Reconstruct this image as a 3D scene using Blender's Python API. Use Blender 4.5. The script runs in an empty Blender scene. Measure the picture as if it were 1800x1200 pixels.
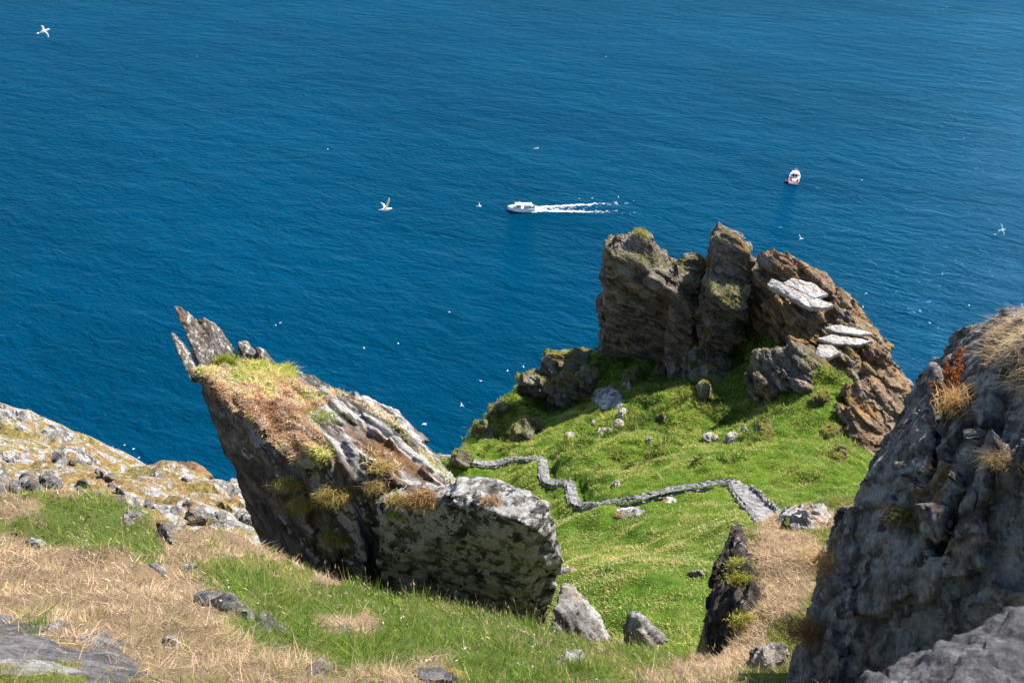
import bpy, bmesh, math
import numpy as np
from mathutils import Vector, Matrix
C = bpy.context.scene
col = C.collection

# ------------------------------------------------------------------ camera, sky, sun, exposure
PITCH = math.radians(36.0); H = 150.0; F = 1400.0
cam_d = bpy.data.cameras.new('camera'); cam = bpy.data.objects.new('camera', cam_d); col.objects.link(cam)
cam.location = (0, 0, H); cam.rotation_euler = (math.pi/2 - PITCH, 0, 0)
cam_d.sensor_width = 36.0; cam_d.lens = 36.0*F/1800.0
cam_d.clip_start = 0.05; cam_d.clip_end = 60000
cam_d.dof.use_dof = True; cam_d.dof.focus_distance = 16.0; cam_d.dof.aperture_fstop = 9.0
C.camera = cam
AZ, EL = math.radians(45), math.radians(37)
w = bpy.data.worlds.new("World"); C.world = w; w.use_nodes = True
nt = w.node_tree; bg = nt.nodes['Background']
sky = nt.nodes.new('ShaderNodeTexSky'); sky.sky_type = 'NISHITA'; sky.sun_disc = False
sky.sun_elevation = EL; sky.sun_rotation = AZ; sky.altitude = 100; sky.dust_density = .25; sky.ozone_density = 2.2
nt.links.new(sky.outputs[0], bg.inputs[0]); bg.inputs[1].default_value = 0.09
sun_d = bpy.data.lights.new('sun', 'SUN'); sun = bpy.data.objects.new('sun', sun_d); col.objects.link(sun)
sun_d.energy = 5.0; sun_d.angle = math.radians(0.5); sun_d.color = (1.0, 0.95, 0.87)
SUN = Vector((math.sin(AZ)*math.cos(EL), math.cos(AZ)*math.cos(EL), math.sin(EL)))
sun.rotation_euler = SUN.to_track_quat('Z', 'Y').to_euler()
C.view_settings.view_transform = 'Standard'; C.view_settings.look = 'None'
C.view_settings.gamma = 1; C.view_settings.exposure = 1.36
C.cycles.max_bounces = 6; C.cycles.diffuse_bounces = 3; C.cycles.glossy_bounces = 2
C.cycles.transparent_max_bounces = 6; C.cycles.sample_clamp_indirect = 4
rng = np.random.default_rng(7)

# ------------------------------------------------------------------ numeric helpers
cP, sP = math.cos(PITCH), math.sin(PITCH)
def P(u, v, zd):
    """A point seen at photo pixel (u, v) at zd metres of depth."""
    u = np.asarray(u, float); v = np.asarray(v, float); zd = np.asarray(zd, float)
    a = (u-900)/F; b = -(v-600)/F
    return np.stack([zd*a, zd*(cP+b*sP), H+zd*(-sP+b*cP)], -1)
def proj(p):
    q = p - np.array([0, 0, H]); zd = q[:, 1]*cP - q[:, 2]*sP
    up = q[:, 1]*sP + q[:, 2]*cP; zs = np.where(zd > .05, zd, .05)
    return 900+F*q[:, 0]/zs, 600-F*up/zs, zd
def PP(lst): 
    a = np.array(lst, float); return P(a[:, 0], a[:, 1], a[:, 2])
_perm = np.random.default_rng(3).permutation(256); _perm = np.concatenate([_perm]*3)
_g = np.random.default_rng(4).normal(size=(256, 3)); _g /= np.linalg.norm(_g, axis=1)[:, None]
def pn(p):
    i = np.floor(p).astype(int); f = p-i; i &= 255; u = f*f*f*(f*(f*6-15)+10)
    r = 0
    for dx in (0, 1):
        for dy in (0, 1):
            for dz in (0, 1):
                h = _perm[_perm[_perm[(i[:, 0]+dx) & 255]+((i[:, 1]+dy) & 255)]+((i[:, 2]+dz) & 255)]
                g = _g[h]; d = f-np.array([dx, dy, dz])
                wt = (u[:, 0] if dx else 1-u[:, 0])*(u[:, 1] if dy else 1-u[:, 1])*(u[:, 2] if dz else 1-u[:, 2])
                r = r+wt*(g*d).sum(1)
    return r*1.5
def fbm(p, o=4, rough=.5):
    s = 0; a = 1
    for k in range(o):
        s = s+a*pn(p*2**k+k*17.3); a *= rough
    return s
_ro = np.random.default_rng(5).random((256, 3)); _rv = np.random.default_rng(6).random(256)
def worley(p):
    """distance to the nearest and second feature and the nearest cell's random value"""
    i = np.floor(p).astype(int); f1 = np.full(len(p), 9.); f2 = f1.copy(); cv = np.zeros(len(p))
    for dx in (-1, 0, 1):
        for dy in (-1, 0, 1):
            for dz in (-1, 0, 1):
                j = i+np.array([dx, dy, dz]); jm = j & 255
                h = _perm[_perm[_perm[jm[:, 0]]+jm[:, 1]]+jm[:, 2]]
                d = np.sqrt(((j+_ro[h]-p)**2).sum(1))
                near = d < f1
                f2 = np.where(near, f1, np.minimum(f2, d)); cv = np.where(near, _rv[h], cv); f1 = np.where(near, d, f1)
    return f1, f2, cv
def facets(p):
    """every worley cell is one flat face with a tilt of its own: fractured, angular rock"""
    i = np.floor(p).astype(int); f1 = np.full(len(p), 9.); out = np.zeros(len(p))
    for dx in (-1, 0, 1):
        for dy in (-1, 0, 1):
            for dz in (-1, 0, 1):
                j = i+np.array([dx, dy, dz]); jm = j & 255
                h = _perm[_perm[_perm[jm[:, 0]]+jm[:, 1]]+jm[:, 2]]; rel = p-j-_ro[h]; d = np.sqrt((rel**2).sum(1))
                near = d < f1; f1 = np.where(near, d, f1); out = np.where(near, (rel*_g[(h*7+3) & 255]).sum(1)+.5*(_rv[h]-.5), out)
    return out
def sstep(a, b, x):
    t = np.clip((x-a)/(b-a), 0, 1); return t*t*(3-2*t)
def frame(nrm, a):
    n = np.array(nrm, float); n /= np.linalg.norm(n); a = np.array(a, float); a = a-n*(a@n); a /= np.linalg.norm(a)
    return np.stack([a, np.cross(n, a), n])
def fast_mesh(name, verts, tris=None, quads=None, colors=None, smooth=True):
    me = bpy.data.meshes.new(name); verts = np.asarray(verts, np.float32)
    me.vertices.add(len(verts)); me.vertices.foreach_set('co', verts.ravel())
    li, ls, st = [], [], 0
    if quads is not None and len(quads):
        li.append(np.asarray(quads).ravel()); ls.append(np.arange(len(quads))*4); st = len(quads)*4
    if tris is not None and len(tris):
        li.append(np.asarray(tris).ravel()); ls.append(st+np.arange(len(tris))*3)
    li = np.concatenate(li).astype(np.int32); ls = np.concatenate(ls).astype(np.int32)
    me.loops.add(len(li)); me.loops.foreach_set('vertex_index', li)
    me.polygons.add(len(ls)); me.polygons.foreach_set('loop_start', ls)
    me.update(calc_edges=True)
    me.polygons.foreach_set('use_smooth', np.full(len(ls), smooth))
    if colors is not None:
        at = me.color_attributes.new('Col', 'FLOAT_COLOR', 'POINT')
        c = np.ones((len(verts), 4), np.float32); c[:, :3] = colors; at.data.foreach_set('color', c.ravel())
    me.validate()
    return me
def link(name, me, mat=None, loc=None, parent=None):
    """Links a mesh given in world coordinates, its origin moved to its base."""
    n = len(me.vertices); co = np.empty(n*3, np.float32); me.vertices.foreach_get('co', co); co = co.reshape(-1, 3)
    if loc is None: loc = ((co[:, 0].min()+co[:, 0].max())/2, (co[:, 1].min()+co[:, 1].max())/2, co[:, 2].min())
    loc = np.array(loc, float); co = co-loc.astype(np.float32); me.vertices.foreach_set('co', co.ravel()); me.update()
    o = bpy.data.objects.new(name, me); col.objects.link(o); o.location = loc
    if parent:
        o.parent = parent; o.location = loc-np.array(parent.location)
    if mat: me.materials.clear(); me.materials.append(mat)
    return o
def tag(o, label=None, cat=None, group=None, kind=None):
    if label: o['label'] = label
    if cat: o['category'] = cat; o['kind'] = kind or 'thing'
    if group: o['group'] = group
    if kind: o['kind'] = kind
    return o

# ------------------------------------------------------------------ materials
class NT:
    def __init__(s, name):
        s.m = bpy.data.materials.new(name); s.m.use_nodes = True; s.t = s.m.node_tree
        s.b = s.t.nodes['Principled BSDF']; s.out = s.t.nodes['Material Output']; s.b.inputs['Specular IOR Level'].default_value = .055
        s.tc = s.t.nodes.new('ShaderNodeTexCoord')
    def n(s, typ, **ins):
        x = s.t.nodes.new(typ)
        for k, v in ins.items(): s.set(x, k.replace('_', ' '), v)
        return x
    def set(s, x, k, v):
        i = x.inputs[k]
        if isinstance(v, bpy.types.NodeSocket): s.t.links.new(v, i)
        else: i.default_value = (*v, 1) if isinstance(v, tuple) and len(v) == 3 and i.type == 'RGBA' else v
    @property
    def obj(s): return s.tc.outputs['Object']
    def noise(s, scale, detail=5, rough=.55, vec=None, dist=0, off=None):
        v = vec or s.obj
        if off is not None:
            a = s.n('ShaderNodeVectorMath'); s.t.links.new(v, a.inputs[0]); a.inputs[1].default_value = off; v = a.outputs[0]
        x = s.n('ShaderNodeTexNoise', Vector=v, Scale=scale, Detail=detail, Roughness=rough, Distortion=dist)
        return x.outputs[0]
    def vor(s, scale, vec=None, feat='F1', out='Distance', rand=1.):
        x = s.t.nodes.new('ShaderNodeTexVoronoi'); x.feature = feat
        s.set(x, 'Vector', vec or s.obj); x.inputs['Scale'].default_value = scale; x.inputs['Randomness'].default_value = rand
        return x.outputs[out]
    def ramp(s, f, lo, hi):
        x = s.n('ShaderNodeMapRange', Value=f); x.interpolation_type = 'SMOOTHSTEP'
        x.inputs[1].default_value = lo; x.inputs[2].default_value = hi
        return x.outputs[0]
    def math(s, op, a, b=0.):
        x = s.t.nodes.new('ShaderNodeMath'); x.operation = op
        for k, v in enumerate((a, b)):
            if isinstance(v, bpy.types.NodeSocket): s.t.links.new(v, x.inputs[k])
            else: x.inputs[k].default_value = v
        return x.outputs[0]
    def mix(s, f, a, b, blend='MIX'):
        x = s.t.nodes.new('ShaderNodeMix'); x.data_type = 'RGBA'; x.blend_type = blend
        for k, v in ((0, f), (6, a), (7, b)):
            if isinstance(v, bpy.types.NodeSocket): s.t.links.new(v, x.inputs[k])
            else: x.inputs[k].default_value = (*v, 1) if isinstance(v, tuple) else v
        return x.outputs[2]
    def framed(s, fr, k):
        outs = []
        for r in range(3):
            d = s.t.nodes.new('ShaderNodeVectorMath'); d.operation = 'DOT_PRODUCT'
            s.t.links.new(s.obj, d.inputs[0]); d.inputs[1].default_value = tuple(fr[r]*k[r]); outs.append(d.outputs['Value'])
        c = s.t.nodes.new('ShaderNodeCombineXYZ')
        for r in range(3): s.t.links.new(outs[r], c.inputs[r])
        return c.outputs[0]
    def upness(s):
        g = s.t.nodes.new('ShaderNodeNewGeometry'); x = s.t.nodes.new('ShaderNodeSeparateXYZ')
        s.t.links.new(g.outputs['Normal'], x.inputs[0]); return x.outputs['Z']
    def bump(s, h, dist, strength=1., prev=None):
        b = s.n('ShaderNodeBump', Height=h, Distance=dist, Strength=strength)
        if prev: s.t.links.new(prev, b.inputs['Normal'])
        s.t.links.new(b.outputs[0], s.b.inputs['Normal']); return b.outputs[0]
    def done(s, colr, rough=.9):
        s.set(s.b, 'Base Color', colr); s.set(s.b, 'Roughness', rough); return s.m
def rock_mat(name, dark, mid, fr, stretch=(.35, .35, 1.), scale=1., streak=.6, lichen=None, orange=None, turf=None, bump=.03, crust=None):
    """Bedded rock: streaks along the bedding, lichen blotches, orange lichen on flat tops, turf on flatter tops."""
    m = NT(name); v = m.framed(fr, stretch)
    n1 = m.noise(3.*scale, 6, .62, v); n2 = m.noise(1.1*scale, 5, .6)
    fine = m.noise(14*scale, 6, .7, v)
    c = m.mix(m.ramp(n1, .36, .66), dark, mid)
    up = m.upness()
    c = m.mix(m.math('MULTIPLY', m.ramp(n2, .45, .7), .5), c, tuple(x*.55 for x in mid))
    if lichen:
        lc, amt, ls = lichen[:3]
        e = m.math('ADD', m.math('MULTIPLY', m.noise(ls, 7, .66), 1-streak), m.math('MULTIPLY', m.noise(ls*.9, 6, .68, v, off=(3.1, 7., 1.)), streak))
        if len(lichen) > 3: e = m.math('ADD', e, m.math('MULTIPLY', m.ramp(up, -.1, .6), lichen[3]))
        f = m.ramp(e, .60-amt*.2, .635-amt*.2)
        lv = m.mix(m.noise(ls*6, 4, .7), tuple(x*.5 for x in lc), tuple(min(1, x*1.15) for x in lc))
        c = m.mix(f, c, lv)
    if orange:
        oc, amt, os_, ulo, uhi = orange
        f = m.math('MULTIPLY', m.ramp(m.noise(os_, 6, .62, v, off=(9., 2., 4.)), .62-amt*.3, .72-amt*.3), m.ramp(up, ulo, uhi))
        c = m.mix(f, c, m.mix(m.noise(os_*5, 4, .7), tuple(x*.45 for x in oc), oc))
    if turf:
        tc, ulo, uhi, ts = turf
        f = m.ramp(m.math('ADD', up, m.math('MULTIPLY', m.math('SUBTRACT', m.noise(ts, 5, .6), .5), .9)), ulo, uhi)
        c = m.mix(f, c, m.mix(m.noise(ts*7, 5, .7), tuple(x*.35 for x in tc), tc))
    c = m.mix(m.ramp(fine, .36, .56), m.mix(1., c, (.60, .58, .56), 'MULTIPLY'), c)
    if crust:
        cc_, sc_, cov = crust; dv_ = m.n('ShaderNodeVectorMath'); dv_.operation = 'ADD'; m.t.links.new(m.obj, dv_.inputs[0]); nz = m.t.nodes.new('ShaderNodeTexNoise'); nz.inputs['Scale'].default_value = sc_*2; m.t.links.new(m.obj, nz.inputs['Vector'])
        sc2 = m.n('ShaderNodeVectorMath'); sc2.operation = 'SCALE'; m.t.links.new(nz.outputs['Color'], sc2.inputs[0]); sc2.inputs['Scale'].default_value = .35/sc_; m.t.links.new(sc2.outputs[0], dv_.inputs[1])
        f = m.math('MULTIPLY', m.ramp(m.math('ADD', m.vor(sc_, dv_.outputs[0]), m.math('MULTIPLY', m.noise(sc_*5, 4, .7), .3)), .46, .38), m.ramp(m.noise(sc_*.35, 3, .6, off=(5., 5., 1.)), .62-cov*.3, .68-cov*.3))
        c = m.mix(f, c, m.mix(m.noise(sc_*7, 3, .7), tuple(x*.6 for x in cc_), cc_))
    b = m.bump(m.noise(7*scale, 8, .7, v), bump*2.2)
    m.bump(m.noise(26*scale, 5, .75), bump*.9, prev=b)
    return m.done(c, .92)
def attr_mat(name, trans=0., nscale=30., rough=.8, var=.5, bump=0):
    m = NT(name); a = m.t.nodes.new('ShaderNodeAttribute'); a.attribute_name = 'Col'
    c = m.mix(m.noise(nscale, 4, .65), m.mix(1., a.outputs['Color'], (1-var,)*3, 'MULTIPLY'), a.outputs['Color']) if var else a.outputs['Color']
    m.done(c, rough)
    if bump: m.bump(m.noise(nscale*.6, 6, .7), bump)
    if trans:
        t = m.n('ShaderNodeBsdfTranslucent', Color=c); x = m.n('ShaderNodeMixShader', Fac=trans)
        m.t.links.new(m.b.outputs[0], x.inputs[1]); m.t.links.new(t.outputs[0], x.inputs[2]); m.t.links.new(x.outputs[0], m.out.inputs[0])
    return m.m
def plain(name, c, rough=.5, var=.15):
    m = NT(name); return m.done(m.mix(m.noise(4, 4, .6), tuple(x*(1-var) for x in c), c), rough)
GRASS = attr_mat('grass_blades', .36, 3., .6, 0)
DRY = attr_mat('dry_blades', .3, 3., .7, 0)

# ------------------------------------------------------------------ terrain
class Field:
    def __init__(s, pts, c, noise=None):
        s.p = np.asarray(pts, float); n = len(s.p); s.c = c; s.noise = noise; s.post = None
        A = np.zeros((n+3, n+3)); A[:n, :n] = s.k(s.p[:, :2], s.p[:, :2]); A[:n, n] = 1; A[:n, n+1:] = s.p[:, :2]; A[n:, :n] = A[:n, n:].T
        s.w = np.linalg.lstsq(A, np.concatenate([s.p[:, 2], np.zeros(3)]), rcond=None)[0]
    def k(s, a, b): return np.sqrt(((a[:, None]-b[None])**2).sum(-1)+s.c**2)
    def __call__(s, xy):
        xy = np.asarray(xy, float); o = np.empty(len(xy)); n = len(s.p)
        for i in range(0, len(xy), 40000):
            q = xy[i:i+40000]; o[i:i+40000] = s.k(q, s.p[:, :2])@s.w[:n]+s.w[n]+q@s.w[n+1:]
        if s.noise: o = o+s.noise(xy)
        if s.post: o = s.post(xy, o)
        return o
    def grid(s, x0, x1, y0, y1, st):
        xs = np.arange(x0, x1+st/2, st); ys = np.arange(y0, y1+st/2, st); X, Y = np.meshgrid(xs, ys)
        v = np.stack([X.ravel(), Y.ravel(), s(np.stack([X.ravel(), Y.ravel()], 1))], 1)
        nx, ny = len(xs), len(ys); i = (np.arange(ny-1)[:, None]*nx+np.arange(nx-1)[None]).ravel()
        return v, np.stack([i, i+1, i+nx+1, i+nx], 1)
def hit(f, u, v, z0, z1, n=500):
    """where the sight line through photo pixel (u, v) first meets field f, between depths z0 and z1"""
    u = np.atleast_1d(np.asarray(u, float)); v = np.atleast_1d(np.asarray(v, float)); zs = np.linspace(z0, z1, n)
    p = P(u[:, None], v[:, None], zs[None]); h = f(p.reshape(-1, 3)[:, :2]).reshape(len(u), n)
    below = p[..., 2] < h; k = np.where(below.any(1), below.argmax(1), n-1)
    k0 = np.maximum(k-1, 0); r = np.arange(len(u)); d0 = p[r, k0, 2]-h[r, k0]; d1 = p[r, k, 2]-h[r, k]
    t = np.clip(d0/np.where(abs(d0-d1) < 1e-9, 1, d0-d1), 0, 1)
    return p[r, k0]+(p[r, k]-p[r, k0])*t[:, None]
def n2(xy, s, o=4, z=0.): return fbm(np.column_stack([xy/s, np.full(len(xy), z)]), o)

edgeA = [(-300,885,9),(-100,882,9),(0,888,8.8),(100,880,9),(200,880,9),(270,935,8.4),(400,938,9),(500,988,9),(620,1040,9.3),(700,1062,9.4),(780,1072,9.5),(900,1095,9.5),(1050,1132,9.7),(1140,1150,9.8),(1210,1165,9.6),(1270,1175,9.4),(1350,1190,9),(1450,1200,8.6)]
inA = [(0,1200,3.0),(-500,1200,3.2),(450,1200,3.3),(900,1200,4.6),(1200,1200,5.8),(1400,1200,6.2),(0,1050,4.9),(300,1050,5.1),(600,1100,5.8),(900,1135,7),(1080,1165,7.6),
       (0,950,7),(250,960,7.2),(1700,1200,5),(1800,1100,7)]
ptA = np.concatenate([PP(edgeA), PP(inA), PP(edgeA)+[0, 2.2, -5.5], PP(edgeA)+[0, 5, -13],
    [[-9,-2,H-1.6],[0,-2,H-1.4],[9,-2,H-1.0],[0,0,H-1.65],[2.5,0,H-1.7],[-4,0,H-1.8],[10,6,H-6],[12,12,H-9]]])
fA = Field(ptA, .35, lambda xy: .11*n2(xy, 1.3, 4)+.10*n2(xy, .36, 4, 4.)+.03*n2(xy, .11, 2, 8.))
silB = [(-150,715,62),(0,722,62),(60,747,62),(110,778,62),(180,803,62),(230,842,60),(262,815,62),(300,818,62),(350,848,58),(400,860,57),(430,885,52),(480,930,50)]
inB = [(0,880,32),(0,800,48),(200,885,34),(130,830,50),(260,850,52),(300,880,42),(430,945,36),(270,930,33),(360,900,42),(0,950,24),(430,1050,24)]
# the tan ledge: its own top surface, falling sheer outside its outline
ptL = PP([(1290,1130,10.6),(1420,1130,10),(1300,965,14),(1440,935,15.5),(1305,1060,11.9),(1420,1060,11.5),(1500,1000,12.3),(1500,900,16.2),(1370,905,17),(1480,870,18),(1370,888,17.6),(1300,918,16.2),(1345,1010,13),(1250,1160,9.8),(1400,1190,8.9),(1550,1150,9)])
polyL = PP([(1288,912,16.2),(1290,945,14.8),(1299,968,13.9),(1306,1040,12.2),(1300,1090,11.3),(1245,1135,10.3),(1230,1180,9.2),(1400,1240,8),(1600,1200,8),(1600,870,18),(1480,868,18.3),(1370,885,17.8)])[:, :2]
def cliffL(xy, o):
    ins = np.zeros(len(xy), bool); d = np.full(len(xy), 1e9); j = len(polyL)-1
    for i in range(len(polyL)):
        a, b = polyL[j], polyL[i]; t = np.clip(((xy-a)@(b-a))/((b-a)@(b-a)), 0, 1); d = np.minimum(d, np.linalg.norm(xy-a-t[:, None]*(b-a), axis=1))
        cnd = ((a[1] > xy[:, 1]) != (b[1] > xy[:, 1])) & (xy[:, 0] < (b[0]-a[0])*(xy[:, 1]-a[1])/(b[1]-a[1]+1e-12)+a[0]); ins ^= cnd; j = i
    return o-np.where(ins, .35*np.exp(-(d/.25)**2), .35+np.minimum(d*40, 14))
fL = Field(ptL, .5, lambda xy: .14*n2(xy, 1.1, 4)+.05*n2(xy, .3, 3, 4.)); fL.post = cliffL
ptB = np.concatenate([PP(silB), PP(inB), PP(silB)+[2, 6, -9], PP(silB)+[6, 22, -45], PP(silB)+[15, 60, -115],
    PP([(480,930,50),(430,1050,24)])+[8, 0, -14], [[-60,15,H-22],[-30,0,H-10],[-95,30,H-45],[0,20,H-38],[5,40,H-62],[0,0,H-22]]])
def noiB(xy):
    z = 3*n2(xy, 9, 2, 8.); f1, f2, cv = worley(np.column_stack([xy[:, 0]/2.6, xy[:, 1]/1.7, z*.3])); g1, g2, cw = worley(np.column_stack([xy[:, 0]/1.0, xy[:, 1]/.7, z*.5]))
    return .9*n2(xy, 5, 4)+.3*np.abs(n2(xy, 1.6, 3, 4.))+.9*(cv-.5)+.35*(cw-.5)
fB = Field(ptB, 1.5, noiB)
silC = [(788,802,69),(826,762,75),(858,730,80),(898,694,84),(940,658,88),(1000,640,90),(1060,620,93)]
inC = [(1100,1085,26),(1000,1085,28),(1230,1085,25),(1100,1000,32),(1000,1000,34),(1230,1000,30),(1100,950,38),(1270,930,35),(1000,930,42),(900,900,54),(1100,880,45),(1340,890,41),(1450,880,41),(1020,888,47),(1000,842,54),(955,850,56),(955,808,64),(860,818,70),
       (1285,845,46),(1100,780,60),(1250,780,62),(1450,800,51),(1540,800,58),(900,770,78),(950,720,86),(1000,690,88),(1000,750,76),(1100,700,78),(1100,640,88),(1200,650,86),(1290,640,83),(1250,700,74),(1325,690,74),(1300,740,69),(1400,705,63.5),(1375,765,58),(1450,720,59),(1520,720,69),(1420,650,67),(1330,600,82),(1430,590,78),(1490,650,77),(1560,690,76),(1590,720,74),(1240,600,86),(1180,590,88),(1080,618,92),(1400,540,84),(1340,540,88),(1460,540,81),(1290,560,88),(1330,505,90),(1210,560,90),(1120,580,92)]
ptC = np.concatenate([PP(silC), PP(inC), PP(silC)+[-3, 5, -12], PP(silC)+[-14, 12, -50], PP(silC)+[-40, 30, -105],
    PP([(1120,580,90),(1210,560,90),(1290,560,88),(1330,505,90),(1400,540,84)])+[3, 9, -16], PP([(1120,580,90),(1240,560,90),(1400,540,84)])+[6, 26, -60], PP([(1080,618,89),(1400,540,84)])+[15, 60, -110],
    PP([(1460,540,81),(1490,650,78),(1560,690,76),(1590,720,74)])+[7, 4, -12], PP([(1460,540,81),(1560,690,76),(1590,720,74)])+[28, 16, -60], PP([(1560,690,76)])+[60, 20, -110],
    [[30,25,H-32],[55,20,H-75],[20,8,H-17],[-5,10,H-24],[-8,30,H-50],[-20,40,H-75],[-15,60,H-90],[8,4,H-15],[45,40,H-75]]])
def noiC(xy): return 1.3*n2(xy, 8, 4)+.45*np.abs(n2(xy, 2.6, 3, 9.))
fC = Field(ptC, 1.2, noiC)

# the path's centre line on the slope, and the slope levelled under it
pathpx = [(772,800),(800,802),(838,811),(862,820),(900,807),(930,804),(956,806),(957,830),(960,849),(980,848),(1002,842),(1006,866),(1013,888),(1060,884),(1120,873),(1200,857),(1288,846),(1312,868),(1340,900),(1362,925)]
pc = hit(fC, [a for a, b in pathpx], [b for a, b in pathpx], 30, 95)
def resample(p, st):
    d = np.r_[0, np.cumsum(np.linalg.norm(np.diff(p, axis=0), axis=1))]; t = np.arange(0, d[-1], st)
    return np.stack([np.interp(t, d, p[:, k]) for k in range(p.shape[1])], 1)
pc = resample(pc, .25)
for _ in range(10): pc[1:-1] = (pc[:-2]+2*pc[1:-1]+pc[2:])/4
for _ in range(25): pc[1:-1, 2] = (pc[:-2, 2]+2*pc[1:-1, 2]+pc[2:, 2])/4
HW = .36
pu_ = proj(pc)[0]; hwv = .30-.10*sstep(1012, 1030, pu_)+.38*sstep(1280, 1315, pu_)
def level(xy, o):
    near = (xy[:, 0] > pc[:, 0].min()-4) & (xy[:, 0] < pc[:, 0].max()+4) & (xy[:, 1] > pc[:, 1].min()-4) & (xy[:, 1] < pc[:, 1].max()+4)
    if not near.any(): return o
    q = xy[near]; bd = np.full(len(q), 1e9); bz = np.zeros(len(q))
    for i in range(0, len(pc), 2):
        d = (q[:, 0]-pc[i, 0])**2+(q[:, 1]-pc[i, 1])**2; m = d < bd; bd[m] = d[m]; bz[m] = pc[i, 2]
    d = np.sqrt(bd); t = sstep(HW+.4, HW+.8, d); r = o.copy(); r[near] = (bz-.25)*(1-t)+o[near]*t
    return r
fC.post = level

# ground colours
def spots(u, v, lst, warp=18):
    q = np.column_stack([u/60., v/60., np.zeros_like(u)]); du = pn(q)*warp+pn(q*3.1)*warp*.6; dv = pn(q+31.)*warp+pn(q*3.1+9)*warp*.6
    r = np.zeros_like(u)
    for cu, cv, ru, rv in lst: r = np.maximum(r, 1-sstep(.6, 1.15, np.hypot((u+du-cu)/ru, (v+dv-cv)/rv)))
    return r
strawA = [(120,1000,170,55),(20,965,70,30),(250,1060,230,70),(330,1140,200,75),(60,1060,160,50),(480,1180,110,60),(690,1190,120,32),(620,1100,70,26),(330,925,70,35),(430,950,60,32),(20,900,90,22),(580,1010,30,16),(770,1160,50,22),(1370,1000,90,85),(1300,1110,60,60),(1240,1180,70,40),(1400,910,80,25),(200,1110,160,60),(1180,1195,60,22),(320,960,60,40),(130,860,60,18),(520,985,60,14)]
greenA = [(140,920,150,50),(230,965,70,40),(420,1040,90,50),(620,1060,130,40),(480,1110,90,50),(820,1120,230,60),(1130,1110,60,60),(640,1150,110,30),(900,1180,200,30),(60,1110,30,15)]
LIME, GRN, DGRN = np.array([.29,.32,.07]), np.array([.15,.24,.035]), np.array([.06,.115,.02])
STRAW, TAN, BRN = np.array([.70,.525,.345]), np.array([.44,.295,.175]), np.array([.24,.13,.06])
def colA(p):
    u, v, zd = proj(p); s = spots(u, v, strawA); g = spots(u, v, greenA)
    n = fbm(p*1.4, 4); m = fbm(p*5+7, 3)
    s = np.clip(s*1.15-g*.55+.45*n+.5*m, 0, 1); g = np.clip(g+.3*m, 0, 1)
    c = LIME+(GRN-LIME)*g[:, None]; c = c+(DGRN-c)*np.clip(.9*n-.1, 0, .8)[:, None]
    k = TAN+(STRAW-TAN)*np.clip(.55+.8*m, 0, 1)[:, None]
    return c+(k-c)*sstep(.3, .7, s)[:, None], s, g
v, q = fA.grid(-9.5, 11.5, -2.5, 14.5, .06)
c, s, g = colA(v); c = c*.45*(1-.5*s[:, None])+np.array([.05,.036,.024])*.5+np.array(TAN)*s[:, None]*.22
ground = tag(link('hillside', fast_mesh('hillside', v, quads=q, colors=c), attr_mat('soil', 0, 30., .95, .75, .035), (0, 0, H-8)), kind='structure')
gv, gq = v, q
v, q = fL.grid(1.2, 9.5, 3, 16, .06); c, s, g = colA(v); c = c*.4*(1-.5*s[:, None])+np.array(TAN)*s[:, None]*.28
tag(link('grassy_ledge', fast_mesh('grassy_ledge', v, quads=q, colors=c), bpy.data.materials['soil'], (4, 9, H-14)), kind='structure')
v_l, q_l = v, q; gq = np.concatenate([gq, q+len(gv)]); gv = np.concatenate([gv, v])

mB = NT('rocky_turf'); up = mB.upness()
n1 = mB.noise(.35, 6, .65); n2_ = mB.noise(.9, 6, .7, dist=.6); n3 = mB.noise(4., 6, .7)
cB = mB.mix(mB.ramp(n1, .36, .64), (.31,.20,.10), (.27,.235,.085))
cB = mB.mix(mB.ramp(n3, .35, .7), mB.mix(1., cB, (.4,.38,.35), 'MULTIPLY'), cB)
fr = mB.ramp(mB.math('SUBTRACT', n2_, mB.math('MULTIPLY', up, .30)), .30, .335)
cB = mB.mix(fr, cB, mB.mix(mB.ramp(mB.noise(2.5, 6, .75), .35, .65), (.13,.125,.13), (.38,.37,.36)))
mB.bump(mB.noise(2.2, 8, .7), .3); mB.done(cB, .95)
v, q = fB.grid(-95, 14, 2, 135, .4)
tag(link('coastal_slope', fast_mesh('coastal_slope', v, quads=q), mB.m, (-40, 60, 0)), kind='structure')

mC = NT('green_slope'); up = mC.upness(); n1 = mC.noise(.16, 6, .65); n2_ = mC.noise(1.7, 7, .75)
cC = mC.mix(mC.ramp(n1, .35, .65), (.075,.16,.012), (.16,.235,.025))
cC = mC.mix(mC.ramp(mC.noise(.5, 6, .7), .62, .74), cC, (.36,.26,.09))
cC = mC.mix(mC.ramp(n2_, .38, .6), mC.mix(1., cC, (.45,.5,.4), 'MULTIPLY'), cC)
cC = mC.mix(mC.ramp(mC.math('ADD', up, mC.math('MULTIPLY', mC.math('SUBTRACT', mC.noise(.6, 6, .7), .5), .5)), .55, .48), cC, mC.mix(mC.ramp(mC.noise(.9, 7, .7), .35, .65), (.045,.034,.026), (.19,.15,.11)))
mC.bump(mC.noise(2.4, 7, .75), .35); mC.done(cC, .95)
v, q = fC.grid(-34, 75, 5, 125, .3)
tag(link('green_slope', fast_mesh('green_slope', v, quads=q), mC.m, (20, 50, 0)), kind='structure')
cv_, cq_ = v, q

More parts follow.
